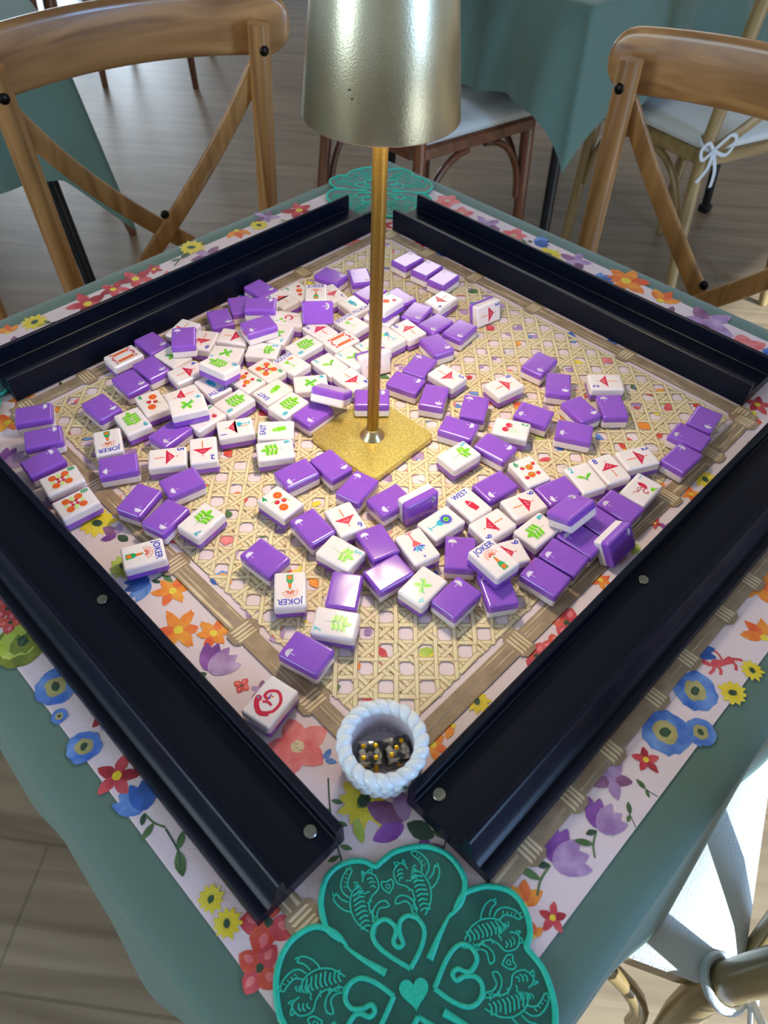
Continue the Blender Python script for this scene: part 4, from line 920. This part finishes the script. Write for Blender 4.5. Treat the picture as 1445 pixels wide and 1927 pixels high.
def emblem_mesh():
    b=bmesh.new(); k=mm; z=-FZT-.00005
    def P(pts):
        f=b.faces.new([b.verts.new((x,y,z)) for x,y in pts]); f.normal_update()
        if f.normal.z>0: f.normal_flip()
    k=k*1.05; cx,cy=5.6*k,8.0*k   # seen from the purple side +x is on the left
    for i in range(13):
        a=PI*(i+.0)/12; P(tr([(0,0),(2.9*k,-.26*k),(3.1*k,0),(2.9*k,.26*k)],cx,cy,1,a))
    P([(cx+1.9*k*math.cos(a),cy+1.9*k*math.sin(a)) for a in [PI*i/8 for i in range(9)]])
    P([(cx-.16*k,cy),(cx+.16*k,cy),(cx+.16*k,cy-3.4*k),(cx-.16*k,cy-3.4*k)])
    me=bpy.data.meshes.new('emblem'); b.to_mesh(me); b.free(); me.materials.append(M['emblem']); return me
ME_E=emblem_mesh(); LONG=[]
for kind,x,y,z,th,roll,where in TILES:
    if kind=='P': d='purple mahjong tile back'; lab='purple tile, '+where
    else:
        if kind not in ARTS: ARTS[kind]=art(kind)
        fam=kind.rstrip('0123456789'); n=kind[len(fam):]; hid=where.startswith('~') or n=='0'; where=where.lstrip('~')
        d={'crak':'white tile with red umbrella','bam':'white tile with green leaves','dot':'white tile with fruit','joker':'white JOKER bottle tile','north':'white NORTH tile','south':'white SOUTH tile','east':'white EAST tile','west':'white WEST tile',
           'dragon':'white tile with curled red lizard','flamingo':'white tile with red flamingo','flower':'white tile with teal goblet','martini':'white tile with red cocktail glass','vase':'white tile with teal vase','fish':'white tile with red sketch','bird':'white tile with red bird'}[fam]
        if kind=='dot9': d='white tile with ring of oranges'
        elif n and not hid: d+=' and '+n
        lab=d+', '+where
    assert len(lab.split())<=18,lab
    if len(lab.split())>16: lab=lab.replace('white tile with ','tile with ',1)
    if len(lab.split())>16: lab=lab.replace('tile with ','',1)
    root=thing('mahjong_tile',lab.rstrip(','),'game tile',(x,y,z+(MT if roll==0 else MT*.8)),0,'purple-backed mahjong tiles lying face down' if kind=='P' else 'white-faced mahjong tiles lying face up')
    # local +y is the head of the tile
    R=Matrix.Rotation(th-PI/2,4,'Z')@Matrix.Rotation(roll,4,'Y')
    if kind=='P': R=R@Matrix.Rotation(PI,4,'Y')
    root.rotation_euler=R.to_euler()
    obj('white_layer',ME_W,None,root); obj('purple_layer',ME_P,None,root)
    if kind=='P': obj('emblem',ME_E,None,root)
    else: obj('motif',ARTS[kind][0],None,root)
# ---------------------------------------------------------------- lamp
LXY=(-.0113,-.0338)
lamp=thing('table_lamp','gold cordless table lamp with tapered metal shade standing among the tiles','lamp',(LXY[0],LXY[1],MT),0)
bm=bmesh.new(); pr=rrect(.0755,.0755,.008,6); bb=[];
for inset,z in ((.0008,0),(0,.0008),(0,.0042),(.0008,.005)):
    bb.append([bm.verts.new((x*(1-inset/.037),y*(1-inset/.037),z)) for x,y in pr])
n=len(pr)
for a,b in zip(bb,bb[1:]):
    for i in range(n): bm.faces.new((a[i],a[(i+1)%n],b[(i+1)%n],b[i]))
bm.faces.new(list(reversed(bb[0]))); bm.faces.new(bb[-1]); bm.transform(Matrix.Rotation(PI/4+.02,4,'Z'))
obj('base',bm,M['gold'],lamp,smooth=.5)
tilt=Matrix.Rotation(math.radians(1.1),4,'Y')
def lp(name,prof,m,n=64,sm=.6):
    bm=bmesh.new(); lathe(bm,prof,n); bmesh.ops.remove_doubles(bm,verts=bm.verts,dist=1e-6); bm.transform(tilt); return obj(name,bm,m,lamp,smooth=sm)
lp('collar',[(.0105,.005),(.0098,.0062),(.0078,.0082),(.0062,.0112),(.0055,.013),(.0048,.0132)],M['collar'])
lp('pole',[(.0048,.005),(.0048,.29),(0,.29)],M['pole'],32)
sh=lp('lamp_shade',[(.0455,.2575),(.0460,.2572),(.0463,.2578),(.0346,.358),(.0330,.3605),(0,.3605),(0,.3595),(.0325,.3592),(.0338,.357),(.0455,.2578)],M['shade'],96,.8)
lp('diffuser',[(0,.290),(.036,.290),(.0405,.2905)],M['shadein'],64)
led=bpy.data.lights.new('lamp_led','AREA'); led.shape='DISK'; led.size=.06; led.energy=1.15; led.color=(1.0,.86,.64)
lo=bpy.data.objects.new('lamp_led',led); col.objects.link(lo); lo.parent=lamp; lo.location=tilt@Vector((0,0,.2885))
# two small dents on the shade
bm=bmesh.new()
for a,h,l in ((-1.98,.283,.0016),(-1.94,.279,.0012)):
    r=.0463-(h-.2578)*.0117/.1+.0001; p=Vector((r*math.cos(a),r*math.sin(a),h)); t=Vector((-math.sin(a),math.cos(a),0))
    box(bm,p,(l,.0003,.0007),Matrix.Rotation(a+PI/2,3,'Z'))
bm.transform(tilt); obj('scratch',bm,M['black'],lamp)
# ---------------------------------------------------------------- dice cup
CX,CY=-.0025,-.3135
cup=thing('dice_cup','white braided clay cup holding two dice at the near corner','cup',(CX,CY,MT))
bm=bmesh.new(); lathe(bm,[(0,.001),(.0195,.001),(.0205,.004),(.0205,.026),(.0195,.0292),(.0178,.0285),(.0176,.005),(0,.0045)],48)
bmesh.ops.remove_doubles(bm,verts=bm.verts,dist=1e-6); obj('liner',bm,M['cupin'],cup,smooth=.6)
def rope(name,R,z,r,nl,twist,rad):
    bm=bmesh.new()
    for i in range(nl):
        a0=2*PI*i/nl; pts=[]; sc_=[]
        K=9
        for k in range(K):
            t=k/(K-1); a=a0+twist*(t-.5); ph=(t-.5)*2.6*(1)
            rr=R+r*.62*math.sin(ph); zz=z+r*.62*math.cos(ph)*(1) 
            pts.append((rr*math.cos(a),rr*math.sin(a),zz)); sc_.append(.12+.88*math.sin(PI*(.04+.92*t))**.9)
        sweep(bm,pts,circ(rad,10),scale=sc_)
    return obj(name,bm,M['cup'],cup,smooth=1.2)
rope('braided_rim',.0220,.0258,.0050,20,.52,.0038)
for j,(R_,z_) in enumerate(((.0222,.0185),(.0215,.0120),(.0205,.0060))):
    rope('braid',R_,z_,.0034,22,.34*(1 if j%2 else -1),.0030)
# dice
def die(x,y,rot,pips,label,zt):
    root=thing('die',label,'die',(x,y,MT+.0046),rot,'marbled dice in the cup'); s=.0142
    bm=bmesh.new(); box(bm,(0,0,s/2),(s,s,s),bev=.0009,seg=2); obj('die_body',bm,M['marble'],root,smooth=.6)
    P=[]
    for (f,pp) in pips:
        for u,v in pp:
            if f=='top': P.append((Vector((u*.0036,v*.0036,s)),Vector((0,0,1))))
            if f=='front': P.append((Vector((u*.0036,-s/2,s/2+v*.0036)),Vector((0,-1,0))))
    for p,nrm in P:
        b=bmesh.new(); lathe(b,[(0,.0002),(.0006,.0001),(.0008,.0005),(.0013,.0004),(.0014,-.0001)],14); bmesh.ops.remove_doubles(b,verts=b.verts,dist=1e-6)
        b.transform(nrm.to_track_quat('Z','Y').to_matrix().to_4x4()); obj('pip',b,M['pip'],root,tuple(p),smooth=.8)
six=[(-1,-.9),(-1,.3),(1,-.9),(1,.3)]
die(-.0098,-.3148,.04,[('top',[(-1,1),(1,1),(-1,-1),(1,-1)]),('front',[(-1,1),(1,1),(-1,0),(1,0),(-1,-1),(1,-1)])],'black marbled die showing four gold pips, left one in the cup',0)
die(.0056,-.3122,.22,[('top',[(1,1),(0,0),(-1,-1)]),('front',[(0,0)])],'black marbled die showing three gold pips, right one in the cup',0)
# ---------------------------------------------------------------- clover patches
LEAF=[(-47,14),(-46,25.5),(-45,38.4),(-47.6,47.8),(-45,57.3),(-39.1,63.1),(-32.2,67.1),(-24,68.6),(-16,67.9),(-6.8,65.8),(-.4,62.7),(3.9,61.2),(8,65.5),(13.4,68.5),(20.3,70.2),(26.8,69),(33.1,64.5),(37.2,60.4),(42.3,53.9),(43.5,50.2),(44.6,43.3),(43,25),(43,14)]
def patch(label,cx,cy,rot,z):
    root=thing('clover_patch',label,'patch',(cx,cy,z),rot,'green embroidered clover patches')
    pol=lambda r,a:Vector((r*mm*math.cos(math.radians(a)),r*mm*math.sin(math.radians(a)),0))
    # outline of all leaves
    bm=bmesh.new(); 
    for L in range(4):
        pts=[pol(r,a+90*L) for a,r in LEAF]; pts=spline(pts,3)+[pol(0,0)]
        prism(bm,[(p.x,p.y) for p in pts],0,.0016)
    obj('felt_leaf',bm,M['pgreen'],root)
    def tube(pts,w,closed=False,name=None,b=None,h=.45,sc_=None):
        sweep(b,[Vector((p[0],p[1],.0018)) for p in pts],circ(w/2,8,w/2*h*1.6),closed=closed,scale=sc_)
    b=bmesh.new()
    for L in range(4):
        pts=spline([pol(r-.6,a+90*L) for a,r in LEAF[2:-2]],5); 
        n_=len(pts); tube(pts,.0031,b=b,sc_=[min(1,.3+i/6,.3+(n_-1-i)/6) for i in range(n_)])
        # teardrop slit between leaves
        pts=[pol(16+24*t,45+90*L+1.2*math.sin(t*3)) for t in [i/12 for i in range(13)]]
        tube(pts,.0034,b=b,sc_=[1.15-.75*i/12 for i in range(13)])
    obj('rim_stitching',b,M['pthread'],root,smooth=1.5)
    b=bmesh.new()
    for L in range(4):
        R90=Matrix.Rotation(math.radians(90*L),3,'Z')
        # heart with an inner loop; leaf axis is +x
        H=[(10,-1),(17,-8.5),(24,-12.5),(30,-11),(33,-6),(31,-1.5),(26,0),(21.5,-.5),(20.5,2.5),(23.5,4),(27.5,1.5),(31,2),(34.5,6),(32.5,12),(27,13.5),(20,9.5),(10,-1)]
        H=spline([R90@Vector((x*mm,y*mm,0)) for x,y in H],5); tube(H,.0024,b=b)
    obj('heart_stitching',b,M['pthread'],root,smooth=1.5)
    bm=bmesh.new(); hp=[]
    for i in range(28):
        t=2*PI*i/28; hp.append((7.2*mm*(16*math.sin(t)**3)/16*1.0,7.6*mm*(13*math.cos(t)-5*math.cos(2*t)-2*math.cos(3*t)-math.cos(4*t))/16))
    prism(bm,hp,.0015,.0024); bm.transform(Matrix.Rotation(-rot+.12,4,'Z')); obj('centre_heart',bm,M['pthread'],root)
    # tigers, two facing each other on each leaf, line stitched
    for L in range(4):
        for s in (1,-1):
            b=bmesh.new(); Rm_=Matrix.Rotation(math.radians(90*L),3,'Z')
            def ln(pts,w=.0008,n=4):
                P=[Rm_@Vector((x*mm,s*y*mm,0)) for x,y in pts]; P=spline(P,n) if len(P)>2 else P
                tube(P,w,b=b)
            # y grows away from the leaf axis, x grows outward
            ln([(31,15),(36,19.5),(42,21.5),(47,21),(51,19),(53.5,15)])               # back
            ln([(29,12),(32,11),(34,8.5)]); ln([(36,10),(40,12),(44,11.5),(47,9)])     # belly
            ln([(33,11),(37,11.5),(41,9.5),(43,6),(42.5,2.8),(40,1.8),(39.8,4),(40,7),(37.5,9),(34,9)])   # tail curl
            ln([(47,9),(49,5.5),(52,4.5),(55.5,5),(57.5,7),(58.5,9.5),(57,11.5),(54.5,12.5)])  # head
            ln([(57.5,7),(59.6,6.2),(59,9)]); ln([(57.8,10.4),(60,11.4),(57.4,12)]) # ears
            ln([(50,6.5),(51.5,7.5),(51,9)]); ln([(52.5,6),(53.5,7.5),(53,9.5)]); ln([(54.5,6.6),(55.5,8),(55,10)])
            ln([(51,19),(55,20.5),(59,18.6),(61.5,16.6),(62.6,18.6),(60.5,21.5),(56,24),(52,23.6),(49,21)])  # raised paw
            ln([(62.4,17),(64,17.4)]); ln([(62.2,18.6),(63.6,19.4)])
            ln([(42,21.5),(44,25),(47.5,28),(51,29),(52.4,27),(49.5,25.4),(47,22)])        # hind leg
            ln([(52,29),(53.6,28.8)]); ln([(51.6,28),(53,27.2)])
            for i in range(8):
                x=33+i*2.3; ln([(x,18.6-.1*i+(1.4 if i>2 else 0)),(x+1.2,15.6),(x+.4,13.4)],.0009,3)
                if i%2==0: ln([(x+1.6,12.6),(x+2.4,11),(x+2,9.8)],.0007,3)
            for i in range(5): ln([(48.5+i*1.5,12+i*.7),(49.5+i*1.5,14.5+i*.5),(48.8+i*1.5,16.4+i*.2)],.0007,3)
            for i in range(4): ln([(54+i*2,21-.6*i),(55+i*2,22.6-.9*i)],.0006)
            obj('tiger_stitching',b,M['pthread'],root,smooth=1.5)
        b=bmesh.new(); Rm_=Matrix.Rotation(math.radians(90*L),3,'Z')
        P=[Rm_@Vector((x*mm,y*mm,0)) for x,y in ((45.5,0),(49,-3),(52,-2.6),(51.4,0),(52,2.6),(49,3),(45.5,0))]; tube(spline(P,4),.0008,b=b)
        P=[Rm_@Vector((x*mm,y*mm,0)) for x,y in ((47.6,0),(49.4,-1.2),(50,0),(49.4,1.2),(47.6,0))]; tube(spline(P,3),.0006,b=b)
        obj('small_heart_stitching',b,M['pthread'],root,smooth=1.5)
    return root
patch('green clover patch with stitched tigers at the corner nearest the viewer',.0134,-.4284,math.radians(15),MT+.0001)
patch('green clover patch at the far corner behind the lamp pole',-.0067,.418,math.radians(42),MT+.0001)
patch('green clover patch at the left corner, only its edge in the picture',-.402,.012,math.radians(0),MT+.0001)
# ---------------------------------------------------------------- cross-back chairs
def chair(name,label,x,y,rot,W='oak',cushion=None,bow=None,lean=.035,group='cross-back dining chairs',ties=True,wt=.1775,ws=.172,bulge=.045):
    m,mx=M[W],M[W+'x']
    root=thing(name,label,'chair',(x,y,FZ),rot,group)
    # local: +y toward the front of the seat, back posts at y~0
    def post(s,z): # z above floor
        if z>=.44: t=(.865-z)/.425; return Vector((s*(wt+(ws-wt)*t),-lean*(1-t)**1.2,z))
        t=(.44-z)/.44; return Vector((s*(ws+.015*t),-.07*t**1.4,z))
    for s in (-1,1):
        bm=bmesh.new(); zs=[0,.12,.25,.36,.44,.52,.62,.72,.8,.865]
        sweep(bm,[post(s,z) for z in zs],circ(.0155,14),ups=(0,1,0),scale=[.8,.88,.95,1,1,1,1,1,1,1]); obj('back_post',bm,m,root,smooth=.8)
        bm=bmesh.new(); sweep(bm,[(s*.185,.375,.435),(s*.19,.385,.2),(s*.195,.39,0)],circ(.0165,12),ups=(0,1,0),scale=[1.1,1,.8]); obj('front_leg',bm,m,root,smooth=.8)
        bm=bmesh.new(); p=post(s,.835); box(bm,(p.x,p.y+.016,p.z),(.004,.004,.004)); bm.clear()
        lathe(bm,[(0,.004),(.004,.0034),(.0068,.0012),(.007,0)],16); bmesh.ops.remove_doubles(bm,verts=bm.verts,dist=1e-6); bm.transform(Matrix.Rotation(-PI/2,4,'X')); obj('bolt',bm,M['bolt'],root,(p.x,p.y+.0145,p.z),smooth=.8)
    # top rail, curved
    bm=bmesh.new(); n=48; pts=[];sc_=[]
    for i in range(n+1):
        t=math.sin(PI/2*(-1+2*i/n)); xx=t*.232; yy=-lean-.024-.040*(1-t*t); pts.append((xx,yy,.850+.012*(1-t*t)))
        e=max(0,(abs(t)-.84)/.16); k=math.sqrt(max(.001,1-e**2.4)); sc_.append((1,.12+.88*k))
    sweep(bm,pts,rrect(.020,.078,.0095,4),scale=sc_); obj('top_rail',bm,mx,root,smooth=1.0)
    # X braces: flat strips
    for s in (-1,1):
        bm=bmesh.new(); a=post(s,.815)+Vector((0,-.012,0)); b_=post(-s,.455)+Vector((0,-.004,0)); pts=[]
        for i in range(15):
            t=i/14; p=a.lerp(b_,t); p.y-=.028*math.sin(PI*t)+(.0045 if s>0 else -.0045); 
            p.x+= s*bulge*math.sin(PI*t)*(1-.4*t); pts.append(p)
        ups=[(0,-1,0)]*15
        sweep(bm,pts,rrect(.027,.0085,.003,2),ups=ups); obj('cross_brace',bm,m,root,smooth=.8)
    bm=bmesh.new(); lathe(bm,[(0,.004),(.004,.0034),(.0068,.0012),(.007,0)],16); bmesh.ops.remove_doubles(bm,verts=bm.verts,dist=1e-6); bm.transform(Matrix.Rotation(-PI/2,4,'X'))
    obj('bolt',bm,M['bolt'],root,(0,-lean*.5-.018,.628),smooth=.8)
    # seat frame: rounded trapezoid
    def seatpts(k,n=10):
        o=[]
        for cx,cy,r,a in ((.165,.35,.05,0),(-.165,.35,.05,PI/2),(-.135,.03,.04,PI),(.135,.03,.04,1.5*PI)):
            for i in range(n+1): o.append(((cx+r*math.cos(a+i*PI/2/n))*k,.19+(cy+r*math.sin(a+i*PI/2/n)-.19)*k))
        return o
    bm=bmesh.new(); rings=[]
    for k,z in ((.97,.425),(1,.429),(1,.452),(.97,.458),(.88,.458),(.86,.452)): rings.append([bm.verts.new((x_,y_,z)) for x_,y_ in seatpts(k)])
    n=len(rings[0])
    for a,b2 in zip(rings,rings[1:]):
        for i in range(n): bm.faces.new((a[i],a[(i+1)%n],b2[(i+1)%n],b2[i]))
    bm.faces.new(rings[-1]); bm.faces.new(list(reversed(rings[0]))); obj('seat',bm,mx,root,smooth=.6)
    # bent braces under the seat
    for (ax,ay,bx,by) in ((.185,.375,-.185,.375),(-.185,.375,.185,.375),(.185,.375,.175,0),(-.185,.375,-.175,0),(.175,0,.185,.375),(-.175,0,-.185,.375)):
        bm=bmesh.new(); d=Vector((bx-ax,by-ay,0)); d.normalize(); pts=[]
        for i in range(10):
            t=i/9*PI/2; pts.append(Vector((ax,ay,.24))+d*.15*(1-math.cos(t))+Vector((0,0,.18*math.sin(t)))+d*.008)
        sweep(bm,pts,circ(.009,8)); obj('bent_brace',bm,m,root,smooth=.9)
    if cushion:
        bm=bmesh.new(); rings=[]
        for k,z in ((.93,.459),(1.0,.463),(1.03,.472),(1.02,.482),(.95,.489),(.75,.494),(.4,.497),(.05,.498)):
            rings.append([bm.verts.new((x_,y_,z)) for x_,y_ in seatpts(k)])
        for a,b2 in zip(rings,rings[1:]):
            for i in range(n): bm.faces.new((a[i],a[(i+1)%n],b2[(i+1)%n],b2[i]))
        bm.faces.new(rings[-1]); bm.faces.new(list(reversed(rings[0])))
        cu=top('seat_cushion',bm,M['cushion'],cushion,'cushion',(x,y,FZ),rot,smooth=1.2,group='white seat cushions')
        for s in ((1,-1) if ties else ()):
            b=bmesh.new(); c=post(s,.47)
            ring=[(c.x+.019*math.cos(t),c.y+.019*math.sin(t),c.z+.012+.01*math.sin(t)) for t in [2*PI*i/20 for i in range(20)]]
            sweep(b,ring,circ(.0035,8,.0055),closed=True)
            k0=Vector((c.x+s*.0,c.y-.024,c.z+.003))
            for dx,dz in ((.05,.02),(-.05,.012)): # loops
                L=spline([k0,k0+Vector((dx*.6,-.008,dz+.012)),k0+Vector((dx,-.01,dz)),k0+Vector((dx*.7,-.008,-.012)),k0],5); sweep(b,L,rrect(.009,.002,.0009,1),ups=(0,1,0))
            for dx,dz in ((.022,-.085),(-.03,-.065)):
                L=spline([k0,k0+Vector((dx*.5,-.012,dz*.5)),k0+Vector((dx,-.006,dz))],5); sweep(b,L,rrect(.010,.002,.0009,1),ups=(0,1,0))
            box(b,k0,(.014,.011,.012),bev=.004)
            obj('tie',b,M['tie'],cu,smooth=1.0)
    return root
deg=math.radians
chair('dining_chair','honey oak cross-back chair at the far left side of the game table',-.3326,.5922,deg(-147.6),'oak',lean=-.02,wt=.175,ws=.16)
chair('dining_chair','honey oak cross-back chair at the far right side of the game table',.4198,.3947,deg(134.1),'oak',lean=.026,wt=.187,ws=.172)
chair('dining_chair','weathered oak chair at the near right with a sunlit white cushion',.352,-.227,deg(64),'pale','sunlit white fleece cushion on the near right chair','bow')
chair('dining_chair','brown walnut chair behind the lamp with a pale cushion, at the far table',-.03,1.39,deg(-48),'walnut','pale cushion on the walnut chair behind the lamp shade',ties=False)
chair('dining_chair','pale oak chair with a white bow, behind the right honey chair',.90,1.34,deg(26),'pale','pale cushion with a tied bow on the pale oak chair','bow')
chair('dining_chair','honey oak chair tucked to the upper left table, only legs in view',-1.42,1.14,deg(-62),'oak','pale cushion on the chair at the left picture edge')
chair('dining_chair','walnut chair behind the upper left table, dark legs showing',-.94,1.85,deg(118),'walnut')
chair('dining_chair','walnut chair at the far top left, its leg seen under the chair rail',-1.0,3.37,deg(180),'walnut')
chair('dining_chair','walnut chair at the top centre left, its legs by the bright floor',-.42,4.45,deg(170),'walnut')
chair('dining_chair','honey oak chair in the far top left corner',-2.0,4.7,deg(-160),'oak')
